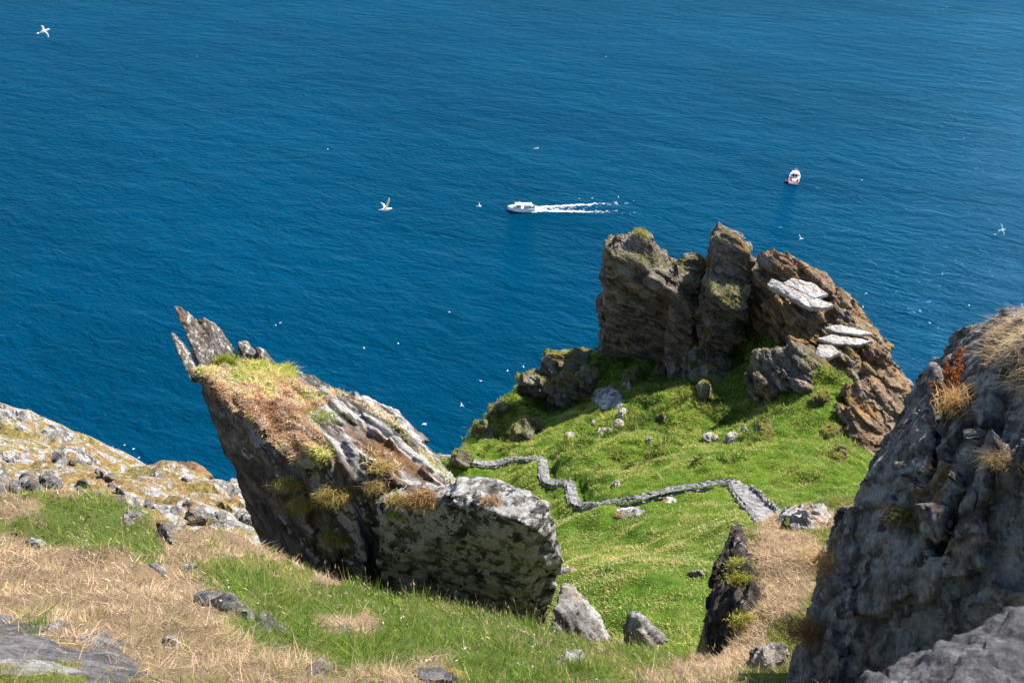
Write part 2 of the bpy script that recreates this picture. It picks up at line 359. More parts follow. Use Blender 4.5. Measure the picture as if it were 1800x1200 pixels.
# ------------------------------------------------------------------ sea
mS = NT('sea_water')
mp0 = mS.n('ShaderNodeMapping', Vector=mS.obj); mp0.inputs['Rotation'].default_value = (0, 0, math.radians(24))
mp = mS.n('ShaderNodeMapping', Vector=mp0.outputs[0]); mp.inputs['Scale'].default_value = (.5, 1.0, 1); wv = mp.outputs[0]
big = mS.noise(.012, 4, .55, wv); mid = mS.noise(.13, 5, .6, wv, .4); fin = mS.noise(.62, 5, .62, wv, .3)
b = mS.bump(mid, 1.6); b = mS.bump(fin, .6, prev=b); mS.bump(mS.noise(.035, 3, .5, wv), 2., prev=b)
cS = mS.mix(mS.ramp(big, .3, .7), (.0,.032,.070), (.0,.041,.088))
nb = mS.b.inputs['Normal'].links[0].from_socket; mS.done(cS, .9); mS.b.inputs['Specular IOR Level'].default_value = 0
fz = mS.n('ShaderNodeFresnel', IOR=1.25, Normal=nb); gl = mS.n('ShaderNodeBsdfGlossy', Color=(.18, .46, .82), Roughness=.05, Normal=nb)
mx = mS.n('ShaderNodeMixShader', Fac=mS.math('MULTIPLY', fz.outputs[0], .22)); mS.t.links.new(mS.b.outputs[0], mx.inputs[1]); mS.t.links.new(gl.outputs[0], mx.inputs[2]); mS.t.links.new(mx.outputs[0], mS.out.inputs[0])
me = bpy.data.meshes.new('sea'); me.from_pydata([(-20000,-8000,0),(20000,-8000,0),(20000,40000,0),(-20000,40000,0)], [], [(0,1,2,3)])
sea = bpy.data.objects.new('sea', me); col.objects.link(sea); me.materials.append(mS.m); tag(sea, kind='structure')

# ------------------------------------------------------------------ rocks
def hull_into(bm, pts):
    vs = [bm.verts.new(p) for p in pts]
    r = bmesh.ops.convex_hull(bm, input=vs)
    junk = [e for e in r['geom_interior']+r['geom_unused'] if isinstance(e, bmesh.types.BMVert)]
    if junk: bmesh.ops.delete(bm, geom=list(set(junk)), context='VERTS')
def X(front, ext=(0, 0, 0), shrink=1.):
    p = PP(front); q = p.mean(0)+(p-p.mean(0))*shrink+np.array(ext, float)
    return np.concatenate([p, q])
def rand_boxes(base, n, size, fr, seed, jit=.25):
    """extra blocks lying in the bedding, set about the surface of a hull"""
    r = np.random.default_rng(seed); out = []; c = base.mean(0)
    for k in range(n):
        wts = r.dirichlet(np.ones(len(base))*.45); p = c+(wts@base-c)*r.uniform(.86, 1.0)
        s = np.array([r.uniform(*size[0]), r.uniform(*size[1]), r.uniform(*size[2])])/2
        cs = np.array([[i, j, l] for i in (-1, 1) for j in (-1, 1) for l in (-1, 1)], float)*s*(1+r.uniform(-jit, jit, (8, 3)))
        bx = p+cs@fr
        if bx[:, 2].max() < base[:, 2].max()-.02*np.ptp(base[:, 2]): out.append(bx)
    return out
def outline(base):
    u, v, _ = proj(base); p = sorted(set(zip(u, v)))
    def half(q):
        o = []
        for c in q:
            while len(o) > 1 and (o[-1][0]-o[-2][0])*(c[1]-o[-2][1])-(o[-1][1]-o[-2][1])*(c[0]-o[-2][0]) <= 0: o.pop()
            o.append(c)
        return o[:-1]
    return np.array(half(p)+half(p[::-1]))
def within(poly, pts, tol):
    u, v, _ = proj(pts)
    for a, b in zip(poly, np.roll(poly, -1, 0)):
        e = b-a; d = ((u-a[0])*e[1]-(v-a[1])*e[0])/(np.hypot(*e)+1e-9)
        if d.max() > tol: return False
    return True
def surf_boxes(base, n, size, fr, seed, jit=.12, out=.3, rot=.1, tol=5.):
    """joint blocks lying in the bedding, their centres on the faces of a hull"""
    r = np.random.default_rng(seed); bm = bmesh.new(); hull_into(bm, base); bmesh.ops.triangulate(bm, faces=bm.faces[:]); bm.normal_update()
    T = np.array([[v.co[:] for v in f.verts] for f in bm.faces]); nn = np.array([f.normal[:] for f in bm.faces]); bm.free(); c0 = base.mean(0)
    sg = np.sign(((T.mean(1)-c0)*nn).sum(1)); nn = nn*sg[:, None]; ar = np.linalg.norm(np.cross(T[:, 1]-T[:, 0], T[:, 2]-T[:, 0]), axis=1)*np.where(((np.array([0, 0, H])-T.mean(1))*nn).sum(1) > 0, 1, .25)
    res = []; poly = outline(base)
    for k in r.choice(len(T), n*3, p=ar/ar.sum()):
        if len(res) >= n: break
        a, b = r.random(2); a, b = (a, b) if a+b < 1 else (1-a, 1-b); p = T[k, 0]+a*(T[k, 1]-T[k, 0])+b*(T[k, 2]-T[k, 0])
        s_ = np.array([r.uniform(*size[0]), r.uniform(*size[1]), r.uniform(*size[2])])/2; fr2 = np.linalg.qr((fr+r.normal(size=(3, 3))*rot).T)[0].T; fr2 = fr2*np.sign((fr2*fr).sum(1))[:, None]
        ext_ = np.abs(fr2@nn[k])@s_; p = p-nn[k]*ext_*r.uniform(1-2*out, 1.0)
        cs = np.array([[i, j, l] for i in (-1, 1) for j in (-1, 1) for l in (-1, 1)], float)*s_*(1+r.uniform(-jit, jit, (8, 3)))
        bx = p+cs@fr2
        if within(poly, bx, tol): res.append(bx)
    return res
def remeshed(hulls, vox):
    bm = bmesh.new()
    for h in hulls:
        t = bmesh.new(); hull_into(t, h); m_ = bpy.data.meshes.new('t'); t.to_mesh(m_); t.free(); bm.from_mesh(m_); bpy.data.meshes.remove(m_)
    me = bpy.data.meshes.new('rock'); bm.to_mesh(me); bm.free()
    o = bpy.data.objects.new('tmp', me); col.objects.link(o)
    md = o.modifiers.new('r', 'REMESH'); md.mode = 'VOXEL'; md.voxel_size = vox
    dg = bpy.context.evaluated_depsgraph_get(); out = bpy.data.meshes.new_from_object(o.evaluated_get(dg))
    bpy.data.objects.remove(o); bpy.data.meshes.remove(me)
    return out
def getv(me):
    a = np.empty(len(me.vertices)*3, np.float32); me.vertices.foreach_get('co', a); n = np.empty_like(a); me.vertices.foreach_get('normal', n)
    return a.reshape(-1, 3).astype(float), n.reshape(-1, 3).astype(float)
def rock(name, hulls, vox, fr, mat, size=1., rough=.06, lam=.08, lamk=3., crack=.1, crk=(.5, .5, 1.2), lump=.12, crack2=1., facet=.05, cuts=(), parent=None, smooth=True, seed=0.):
    """Union of hulls, remeshed, then worn: broad lumps, bedding ledges and cracks along the bedding frame fr (size scales all)."""
    me = remeshed(hulls, vox); p, n = getv(me); q = p@fr.T+seed
    d = lump*size*fbm(p/(size*1.6)+seed, 3)
    if lam:
        s = q[:, 2]*lamk/size+.8*pn(q*np.array([.5, .5, .8])/size); fs = s-np.floor(s)
        d += lam*size*(sstep(0, .75, fs)-sstep(.8, 1, fs)-.35)*(0.4+1.1*np.clip(fbm(q/size*.9+5, 2)+.4, 0, 1))
        d += lam*size*.8*fbm(q*np.array([.7, .7, 5.])/size, 3)
    if crack:
        f1, f2, cv = worley(q*np.array(crk)/size+.25*np.stack([pn(q/size*1.3), pn(q/size*1.3+9), pn(q/size*1.3+20)], 1))
        d += -crack*size*(1-sstep(.0, .13, f2-f1))+crack*size*1.5*(cv-.5)
        f1, f2, cv = worley(q*np.array(crk)*2.9/size+7+.2*np.stack([pn(q/size*4), pn(q/size*4+9), pn(q/size*4+20)], 1))
        d += crack2*(-.45*crack*size*(1-sstep(.0, .14, f2-f1))+crack*size*.6*(cv-.5))
    if facet:
        wq = q*np.array(crk)/size+.12*np.stack([pn(q/size*2), pn(q/size*2+9), pn(q/size*2+20)], 1)
        d += facet*size*(facets(wq*1.3+11)+.45*facets(wq*3.1+5))
    d += rough*size*fbm(p/(size*.22)+3, 4, .6)
    for pl, wd, dp in cuts:
        w_ = PP(pl); dd = np.full(len(p), 1e9)
        for a, b in zip(w_[:-1], w_[1:]):
            ab = b-a; va = np.array([0, 0, H])-(a+b)/2; va /= np.linalg.norm(va); rel = p-a; t = np.clip((rel@ab)/(ab@ab), -.05, 1.05); e = rel-t[:, None]*ab; al = e@va; e = e-al[:, None]*va
            dd = np.minimum(dd, np.linalg.norm(e, axis=1)+.35*np.maximum(0, np.abs(al)-.5))
        d -= dp*np.exp(-(dd/wd+.5*pn(p/(wd*5)))**2*np.sign(dd))*(n@np.array([0, -.8, .6]) > -.1)
    p = p+n*d[:, None]
    me.vertices.foreach_set('co', p.astype(np.float32).ravel()); me.polygons.foreach_set('use_smooth', np.full(len(me.polygons), smooth)); me.update()
    return link(name, me, mat, parent=parent)

# --- leaning rock
A_ = P(700, 840, 11.9)-P(525, 690, 13.4); B_ = P(635, 1010, 12.2)-P(520, 800, 11.9)
frL = frame(np.cross(A_, B_), A_)
mL = rock_mat('silver_schist', (.078,.07,.064), (.28,.255,.232), frL, (.28, .28, 1.5), 2.6, .92, ((.68,.65,.62), -.38, 2.4, .2), ((.30,.165,.085), .38, 1.3, .2, .6), None, .035)
Lmain = np.concatenate([PP([(340,650,13.0),(410,632,13.9),(510,645,14.2),(600,695,13.8),(690,728,13.4),(745,790,12.8),(800,852,12.2),
    (432,752,12.25),(480,795,11.9),(640,845,11.5),(740,858,11.3),(800,872,11.5),(462,948,13.4),(560,1015,12.4),(640,1060,12.3),(715,1060,12.2),(720,1100,13.5),(480,1000,14.2)])])
Lh = [Lmain,
  X([(620,690,13.8),(655,708,13.7),(690,740,13.3),(640,735,13.3)], (.1,.3,-.3)), X([(645,700,13.7),(685,720,13.5),(740,775,12.9),(690,760,13)], (.1,.3,-.3)),
  X([(545,798,11.75),(575,802,11.75),(615,880,11.6),(640,960,11.6),(645,1030,11.9),(612,1000,12.0),(575,900,11.9)], (.3,.8,-.5)),
  X([(500,800,11.85),(530,800,11.85),(565,870,11.8),(600,960,11.9),(590,990,12.1),(545,900,12)], (.2,.7,-.4)),
  X([(640,850,11.45),(680,852,11.4),(735,930,11.3),(700,960,11.5)], (.3,.8,-.4)),
  X([(690,850,11.3),(760,855,11.2),(790,900,11.4),(740,930,11.5)], (.2,.7,-.4)),
  X([(440,765,12.15),(470,800,11.95),(520,900,12.15),(570,1000,12.3),(520,950,12.5)], (.4,.6,-.3)),
  X([(700,735,13.2),(760,800,12.5),(800,850,12.0),(770,850,11.7),(690,790,12.4)], (.1,.3,-.5))]
Lh += rand_boxes(PP([(520,690,13.3),(600,700,13.4),(740,790,12.6),(795,850,12),(700,840,11.7),(600,770,12.3)]), 16, ((.8,2.2),(.25,.6),(.06,.16)), frL, 2)
Lh += surf_boxes(Lmain, 70, ((.5,1.5),(.25,.7),(.05,.16)), frL, 5, .2, .16, .05)
lean = rock('leaning_rock', Lh, .03, frL, mL, .55, .03, .06, 2.6, .02, (.35,.35,1.5), .02, facet=.07)
tag(lean, 'huge slab of silvery rock leaning out over the sea, turf on its top', 'rock')

mP = rock_mat('mottled_spike', (.06,.05,.045), (.21,.18,.165), frL, (.4,.4,1.1), 5., .3, ((.52,.49,.46), .34, 8.), ((.30,.165,.085), .2, 3., .2, .6), None, .015)
for h in [X([(305,537,13.6),(318,541,13.65),(344,566,13.8),(352,574,13.8),(405,640,14.1),(356,662,13.4),(345,625,13.4),(331,592,13.5)], (.05,.12,-.15)), X([(338,566,13.85),(358,557,13.9),(372,572,13.95),(388,602,14),(422,645,14.1),(360,660,13.5)], (.1,.14,-.2)),
  X([(298,582,13.1),(305,584,13.15),(322,606,13.3),(340,636,13.35),(352,668,13.2),(335,670,13.05),(316,628,13.0)], (0,.1,-.12)),
  X([(417,598,14.2),(424,601,14.25),(452,640,14.2),(418,645,14.1)], (.06,.16,-.1)), X([(449,611,14.2),(456,615,14.25),(474,640,14.3),(450,645,14.2)], (.05,.16,-.1))]:
    rock('rock_spike', [h], .018, frL, mP, .3, .035, .03, 2., .03, (.5,.5,1.4), .06, parent=lean)

# --- square block
frB = frame((.35,-.1,.93), (.93,.1,-.35))
mK = rock_mat('lichen_block', (.032,.029,.028), (.33,.31,.29), frB, (.6,.6,1.2), 2., .35, ((.66,.63,.60), .60, 6.), None, None, .035, ((.55,.53,.51), 7., .5))
Bh = [X([(722,868,10.75),(805,842,10.8),(862,846,10.75),(930,868,10.5),(966,890,10.3),(940,925,10.0),(870,905,10.1),(800,885,10.25),(665,905,10.7),
      (662,985,11.0),(690,1075,11.8),(760,1085,11.7),(900,1120,11.5),(950,1120,11.7),(985,960,10.7),(990,990,10.95),(968,1060,11.4)]),
      X([(722,868,10.8),(805,842,10.8),(930,868,10.5),(966,890,10.3),(985,960,10.7),(662,985,11)], (.1,.9,-2.6), .9),
      X([(805,836,10.75),(860,840,10.7),(930,862,10.4),(968,884,10.2),(968,905,10.2),(940,930,9.9),(850,895,10.1),(800,868,10.35)], (0,.1,-.2)),
      X([(955,930,10.3),(994,985,10.7),(988,1010,10.9),(955,1000,10.5)], (-.3,.3,-.1)),
      X([(655,880,10.8),(720,850,10.8),(760,845,10.7),(800,870,10.3),(730,890,10.5),(665,910,10.7)], (.1,.2,-.5))]
block = rock('square_boulder', Bh, .028, frB, mK, .5, .026, .025, 1.5, .02, (.4,.4,.9), .0, facet=.06)
tag(block, 'square dark boulder blotched with pale lichen, wedged beside the leaning slab', 'boulder')

# --- right cliff
frR = frame((.75,-.55,.35), (.25,.1,1))
mR = rock_mat('purple_grey_rock', (.10,.084,.075), (.52,.45,.405), frR, (.7,.7,1.1), 2.4, .3, ((.52,.49,.46), .42, 6.), ((.36,.22,.09), .05, 2., -.2, .5), None, .035, ((.46,.45,.43), 11., .45))
Rh = [X([(1640,700,6.0),(1602,745,6.0),(1562,795,5.95),(1530,850,5.85),(1500,905,5.8),(1450,1010,5.8),(1412,1085,5.8),(1385,1180,5.7),(1380,1260,5.6),(1645,700,5.7),(1640,830,5.25),(1600,950,5.2),(1560,1100,5.15),(1560,1260,5.1)], (.7,1.0,-.3)),
  X([(1756,612,5.5),(1716,636,5.75),(1692,680,5.7),(1690,720,5.3),(1810,582,5.2),(1950,580,5),(1950,820,4.5),(1800,820,4.7),(1735,800,4.9)], (.5,1.0,-.5)),
  X([(1660,850,5.15),(1740,780,4.95),(1950,800,4.5),(1950,1250,4.3),(1700,1250,4.7),(1560,1250,5.05),(1580,1020,5.15)], (.6,1.0,-.4)),
  X([(1620,930,5.0),(1660,870,5.0),(1690,840,4.95),(1712,880,4.85),(1700,930,4.85),(1650,960,4.9)], (.3,.4,-.2)),
  X([(1640,690,5.8),(1652,664,5.85),(1664,668,5.85),(1664,760,5.6),(1652,800,5.5)], (.1,.3,-.1)),
  X([(1665,790,5.3),(1690,740,5.35),(1725,740,5.3),(1730,800,5.1),(1690,850,5.1),(1660,840,5.2)], (.2,.5,-.2)),
  X([(1545,850,5.7),(1580,810,5.7),(1610,830,5.6),(1590,900,5.5),(1540,950,5.5)], (.2,.4,-.1)),
  X([(1460,1060,5.5),(1490,1010,5.5),(1500,1080,5.3),(1470,1090,5.4)], (.2,.3,-.1))]
for_boxes = [Rh[0], Rh[1], Rh[2]]
frK = frame(np.cross(P(1690,720,5.3)-P(1480,1080,5.5), [.5,-.2,1.]), P(1690,720,5.3)-P(1480,1080,5.5))
for h in for_boxes: Rh += surf_boxes(h, 20, ((.8,2.),(.3,.8),(.06,.22)), frK, len(h)+3, .08, .16, .07, 4.)
cliff = rock('rock_cliff', Rh, .016, frK, mR, .34, .022, .05, 1.6, .07, (.24,.36,.9), .0, crack2=.3, facet=.28, seed=3., cuts=[([(1646,690,5.7),(1652,760,5.5),(1640,840,5.3)], .03, .3), ([(1742,680,5.1),(1728,770,5.),(1692,845,5.),(1652,960,5.)], .032, .25)])
tag(cliff, 'tall purple-grey rock face in shade, topped with dry straw', 'rock')
mN = rock_mat('grey_rock', (.10,.095,.098), (.24,.235,.24), frR, (1,1,1), 8, .1, ((.5,.5,.48), .15, 6.), None, None, .012)
near = rock('boulder', [X([(1500,1225,1.5),(1545,1185,1.5),(1600,1158,1.52),(1690,1128,1.5),(1762,1076,1.55),(1850,1040,1.5),(2000,1040,1.5),(2000,1400,1.2),(1500,1400,1.2)], (.1,.2,-.5))], .012, frR, mN, .12, .04, .03, 1.2, .05, (.35,.35,.8), .1, facet=.14)
tag(near, 'blurred grey boulder nearest the viewer, below the tall rock face', 'boulder')

# --- ledge rocks
frG = frame((.8,-.3,.5), (0,.4,.9))
mG = rock_mat('dark_ledge_rock', (.02,.017,.015), (.12,.105,.09), frG, (.4,.4,1.3), 1.8, .8, ((.36,.35,.33), .12, 3.), None, ((.16,.2,.03), .95, 1.2, 1.5), .03)
ledge = rock('rock_outcrop', [X([(1290,915,15.6),(1288,945,14.8),(1256,1005,13.9),(1243,1060,13.4),(1238,1130,13.2),(1290,1150,11.8),(1312,1090,11.4),(1325,1030,12.2),(1302,965,13.9)], (.35,.35,-.6))], .03, frG, mG, .5, .05, .07, 2.5, .05, (.5,.5,1.5), .1, facet=.2)
tag(ledge, 'dark upright rock below the tan grass ledge, moss down its edge', 'rock')

# --- the crag
BR0, BR1 = (.095,.077,.063), (.36,.295,.24)
frS = frame((.42,-.25,.87), (.9,0,-.43))
mX = rock_mat('brown_crag', BR0, BR1, frS, (.4,.4,1.2), .42, .5, ((.27,.245,.21), .3, .5), ((.36,.22,.08), .35, .35, .3, .7), ((.12,.20,.02), .93, 1.15, .35), .16)
def crag(name, hulls, label, cat='rock', boxes=(), size=3., fr=frS, mat=None, vox=.11, bs=1., **k):
    hulls = [np.concatenate([h, h[h[:, 2] < np.quantile(h[:, 2], .4)]+[0, .6, -5*size/3]]) for h in hulls]; hs = [h.mean(0)+(h-h.mean(0))*np.array([.93, .93, .96]) for h in hulls] if len(boxes) else list(hulls)
    for i, h in enumerate(hulls):
        if i < len(boxes) and boxes[i]: hs += surf_boxes(h, int(boxes[i]*5), tuple((a_*bs, b_*bs) for a_, b_ in ((1.6,4.2),(1.4,3.2),(.45,1.4))), fr, i*7+len(name), out=.33, tol=11., jit=.16)
    a = dict(smooth=False, rough=.02, lam=.05, lamk=4.5, crack=.03, crk=(.75,.75,1.9), lump=.01, crack2=1.4, facet=.08); a.update(k)
    o = rock(name, hs, vox, fr, mat or mX, size, **a); return tag(o, label, cat)
ex = (2.5, 6, -2)
stack = crag('rock_stack', [X([(1062,462,78),(1095,452,77.5),(1150,472,78),(1188,484,78.8),(1192,540,81.5),(1152,632,89),(1062,626,91),(1068,530,82.5)], (1.5,6,-2), .92),
    X([(1057,446,77.6),(1095,436,77.6),(1160,466,78),(1165,487,78),(1064,487,78)], (1,5,-.5), .95)],
    'broad brown rock stack with blocky face at the left end of the crag', boxes=(26, 6))
crag('rock_stack', [X([(1099,432,77.8),(1106,414,78),(1126,410,78.2),(1144,426,78.3),(1155,452,78.2),(1150,470,77.8),(1108,462,77.6)], (.6,2.2,-.4), .85)], 'rounded rock knob perched on top of the left stack', vox=.1, crack=.02)
wall = crag('rock_buttress', [X([(1150,472,79.8),(1205,466,80.4),(1215,462,81.5),(1240,474,81.5),(1255,605,85.5),(1150,612,86.5)], (1.5,5,-3), .95), X([(1205,455,81),(1222,453,81),(1240,463,81.4),(1238,490,82),(1205,485,82)], (.5,3,-1))],
    'broken rock wall joining the left stack to the tall pinnacle', boxes=(30, 3))
crag('rock_spire', [X([(1176,590,82.5),(1176,535,80.5),(1186,515,80),(1197,512,80),(1212,540,80.5),(1216,590,82)], (.8,2.2,-.8), .8)], 'small pointed rock standing before the broken wall', vox=.1)
pinn = crag('rock_pinnacle', [X([(1246,490,79.5),(1256,415,78),(1272,405,78),(1306,424,78.5),(1332,462,79.5),(1334,510,80.5),(1290,520,80),(1245,515,80)], (1,5,-1.5), .85),
    X([(1240,500,78.8),(1290,512,78),(1322,500,79.5),(1300,540,78.8),(1290,572,80),(1235,572,81.5)], (1.5,5,-2), .95), X([(1240,560,81),(1290,560,80.5),(1300,620,84),(1240,620,85)], (2,4,-2), .95)],
    'tall square-topped rock pinnacle with a green ledge halfway up', boxes=(10, 8, 6))
OR = rock_mat('orange_crag', (.13,.088,.06), (.42,.29,.185), frame((.55,.05,.83), (.8,.2,-.55)), (.35,.35,1.3), .45, .6, ((.38,.34,.30), .2, .6, .03), ((.46,.28,.12), .45, .5, .2, .6), ((.22,.22,.03), 1.02, 1.2, .4), .16)
frO = frame((.55,.05,.83), (.8,.2,-.55))
ridge = crag('rock_ridge', [X([(1322,490,82),(1316,565,86),(1335,480,80),(1345,443,79.5),(1362,439,79.5),(1386,452,79.5),(1440,483,79),(1466,498,78.5),(1475,525,77.5),(1420,520,77),(1350,505,78),(1340,560,82)], (4,8,-5), .95),
    X([(1345,505,77.5),(1380,515,76),(1460,540,75),(1510,560,75),(1535,600,73),(1440,610,73),(1360,590,79),(1345,560,80)], (6,7,-6), .95),
    X([(1440,600,72),(1535,592,72.5),(1572,640,69),(1605,690,65),(1580,720,64),(1500,720,64.5),(1450,655,69)], (6,6,-8), .95),
    X([(1470,500,78),(1505,540,76.5),(1530,590,74),(1500,600,74),(1460,540,75)], (3,3,-3))],
    'long orange-brown rocky ridge falling to the right of the pinnacle', boxes=(14, 22, 22, 6), fr=frO, mat=OR)
crag('rock_outcrop', [X([(1306,660,70),(1322,614,68),(1400,602,67.5),(1434,645,65),(1415,690,63.5),(1360,700,66),(1318,690,69)], (5,6,-5), .95)], 'layered brown outcrop in the middle of the slope, in shade', boxes=(16,), fr=frO, bs=.7)
crag('rock_outcrop', [X([(1480,675,62),(1530,662,63),(1562,688,62),(1594,722,60),(1568,780,57),(1518,788,56),(1490,745,58)], (4,5,-5), .95)], 'grey and orange layered outcrop at the foot of the ridge', boxes=(12,), fr=frO, mat=OR)
# thin slabs on the ridge
mF = rock_mat('pale_slab', (.28,.26,.25), (.54,.51,.49), frO, (.4,.4,1), .8, .6, ((.62,.60,.575), .55, .8), ((.45,.25,.07), .45, .6, .0, .5), None, .05)
def slab(front, ext, label, mat=mF, vox=.07, size=.8, name='flat_rock', cat='rock', fr=frO, **k):
    a = dict(rough=.04, lam=.03, lamk=1.5, crack=.03, lump=.08); a.update(k)
    return tag(rock(name, [X(front, ext)], vox, fr, mat, size, **a), label, cat)
slab([(1348,500,74.5),(1356,488,74.9),(1380,500,74.8),(1440,530,73.6),(1464,535,73.5),(1455,541,72.9),(1422,540,72.6)], (.2,.3,-.6), 'long pale slab jutting from the ridge, lowest of the upper pair')
slab([(1374,497,74.5),(1392,489,75),(1430,497,75),(1456,517,74.2),(1432,524,73.6)], (.2,.3,-.5), 'pale flat slab lying just above the long jutting slab')
slab([(1449,576,71.6),(1470,571,72),(1500,576,72),(1534,586,71.6),(1512,588,71),(1470,584,71)], (.2,.3,-.45), 'thin pale slab upper of two over a dark shadow on the ridge')
slab([(1436,594,70.4),(1460,588,70.9),(1500,594,70.6),(1536,599,70.4),(1510,606,69.8),(1465,604,69.8)], (.2,.3,-.5), 'wide pale slab lower of two casting a dark shadow on the ridge')
slab([(1429,620,68.8),(1440,606,69.2),(1462,606,69.2),(1477,619,68.6),(1458,629,68),(1432,627,68.2)], (.1,.3,-.6), 'white stone lying below the two thin slabs')
# promontory outcrops at the left of the slope
mO = rock_mat('promontory_rock', (.07,.053,.042), (.25,.195,.145), frS, (.5,.5,1.1), .6, .5, ((.40,.37,.33), .6, .7), ((.34,.24,.09), .5, .5, .3, .7), ((.20,.26,.03), .80, 1.0, .5), .14)
def outc(front, ext, label, b=4, dz=0):
    front = [(a, b_, c_+dz) for a, b_, c_ in front]; ext = (ext[0]*1.6, ext[1]*1.6, ext[2]-1.2); return crag('rock_outcrop', [X(front, ext, 1.15)], label, boxes=(b*2,), mat=mO, size=2., vox=.1, bs=.5)
outc([(946,665,80.5),(946,638,79.5),(958,622,79.5),(1000,620,80),(1030,622,81),(1030,650,80),(985,668,79.5)], (1,3,-2), 'grass-topped outcrop crowning the left promontory', dz=8)
outc([(960,710,78.5),(962,672,77.3),(985,660,77),(1010,665,77.3),(1012,712,78.5),(985,716,78)], (1,3,-2), 'brown outcrop directly beneath the crowning one', 6, dz=6.5)
outc([(907,690,79),(908,662,78),(925,655,78),(944,668,78),(945,692,78.5)], (1,2.5,-2), 'green-topped outcrop stepping down left of the crown', dz=6.5)
outc([(864,728,76),(867,708,75.3),(880,706,75.2),(884,722,75.5)], (.4,.8,-1.2), 'small knobbly outcrop halfway down the sea edge', 2, dz=4.5)
outc([(836,758,73),(838,738,72.5),(849,735,72.3),(854,750,72.5)], (.4,.8,-1.2), 'small rock at the low end of the sea edge', 2, dz=2.5)
outc([(888,795,67.5),(890,770,67),(908,735,68),(922,733,68),(928,760,67.5),(905,795,67)], (1,1.5,-1), 'narrow leaning rock spine above the winding path', 3, dz=7)
outc([(1012,712,77.5),(1018,655,76),(1034,640,76.3),(1040,660,76.3),(1036,705,77)], (.8,2,-1), 'grey rock pillar on the slope under the left stack', 3, dz=8)
outc([(1060,655,80),(1062,618,80),(1080,612,80),(1088,650,79.5),(1080,690,79)], (1,3,-1), 'rock rib below the foot of the left stack', 3, dz=9.5)
crag('rock_outcrop', [X([(1158,600,88),(1215,585,86),(1262,630,84),(1288,692,78),(1240,690,78),(1190,650,85)], (3,4,-3), .92)], 'rough grey rock wall spilling down to the grass beneath the spire', boxes=(16,), mat=mO)
outc([(1210,640,79),(1215,600,79.5),(1240,590,80),(1275,610,79),(1290,650,77.5),(1240,650,78)], (1.5,3,-1.5), 'grey blocks tumbled under the pinnacle', 8, dz=4)
outc([(790,806,67),(795,796,66.8),(812,798,66.6),(818,808,66.3)], (.5,1,-1), 'little rock where the path reaches the sea edge', 2)

# ------------------------------------------------------------------ loose boulders and embedded slabs
def embed(f, z0, z1, cu, cv, wu, wv, h, mat, label, fr=frS, name='boulder', cat='boulder', ang=0., group=None, n=9, seed=None, flat=.5, **k):
    """A rock of about wu x wv photo pixels standing h metres out of field f where pixel (cu, cv) meets it."""
    r = np.random.default_rng(int(cu*7+cv) if seed is None else seed); a = np.sort(r.uniform(0, 2*math.pi, n)); ca, sa = math.cos(ang), math.sin(ang)
    uu = wu/2*np.cos(a)*r.uniform(.75, 1.1, n); vv = wv/2*np.sin(a)*r.uniform(.75, 1.1, n)
    g = hit(f, cu+uu*ca-vv*sa, cv+uu*sa+vv*ca, z0, z1)
    c = np.median(g, 0); ok = np.linalg.norm(g-c, axis=1) < 6*max(wu, wv)/F*np.linalg.norm(c-[0, 0, H]); g = g[ok]; c = g.mean(0)
    top = c+(g-c)*r.uniform(flat*.6, .9, (len(g), 1)); top[:, 2] += h*r.uniform(.1, 1.0, len(g))**.8+h*.25*((g-c)@np.array([.5, .4, 0]))/max(1e-3, np.ptp(g[:, 0]))
    pk = c+(g[r.integers(0, len(g), 3)]-c)*r.uniform(0, .55, (3, 1)); pk[:, 2] += h*r.uniform(.7, 1.05, 3); top = np.concatenate([top, pk])
    low = c+(g-c)*1.05; low[:, 2] -= h*.8
    s = max(np.ptp(g, axis=0).max(), h); a_ = dict(rough=.03, lam=.04, lamk=2.5, crack=.04, lump=.0, facet=.18, smooth=False); a_.update(k)
    o = rock(name, [np.concatenate([top, g, low])], s/26, fr, mat, s*.35, **a_)
    return tag(o, label, cat, group)
mW = rock_mat('white_boulder', (.18,.165,.155), (.42,.395,.375), frS, (.6,.6,1), 1.4, .4, ((.62,.60,.57), .55, 1.4), ((.40,.26,.09), .2, 1., .3, .7), None, .05)
for cu, cv, wu, wv, h, lab in [(1070,706,55,30,1.0,'largest grey boulder cluster in the ferns beside the shadow'),(1062,690,40,22,.8,'pale flat-topped boulder leaning on the largest cluster'),
    (1103,678,18,16,.6,'white pointed stone above the boulder cluster'),(1086,747,24,14,.6,'white stone uppermost of a trio in the ferns'),(1061,767,18,20,.6,'upright white stone lowest of a trio in the ferns'),(1074,764,14,12,.4,'small white stone tucked between the trio'),
    (1095,730,24,16,.6,'pale boulder between the cluster and the trio'),(1000,768,22,14,.5,'grey stone in the shade above the path'),(1042,745,12,9,.4,'small stone left of the trio'),
    (1250,770,32,18,.6,'white boulder on the sunlit slope, left of a matching pair'),(1289,774,28,15,.6,'white boulder on the sunlit slope, right of a matching pair'),(1308,757,16,9,.4,'small buff stone above the matching pair'),
    (1236,694,34,30,1.4,'dark split rock standing on the shaded slope'),(1162,736,20,18,.8,'dark pyramid-shaped rock on the slope'),(1084,852,18,9,.35,'lone white stone above the long straight path'),
    (1175,880,30,11,.2,'slanting thin slab below the straight path'),(1225,1008,36,9,.2,'flat white stone low on the green field'),(1000,1003,50,7,.15,'flat grey stone beside the square boulder'),(1140,775,14,8,.3,'half-hidden stone in the middle of the green slope')]:
    embed(fC, 24, 95, cu, cv, wu, wv, h, mO if 'dark' in lab else mW, lab)
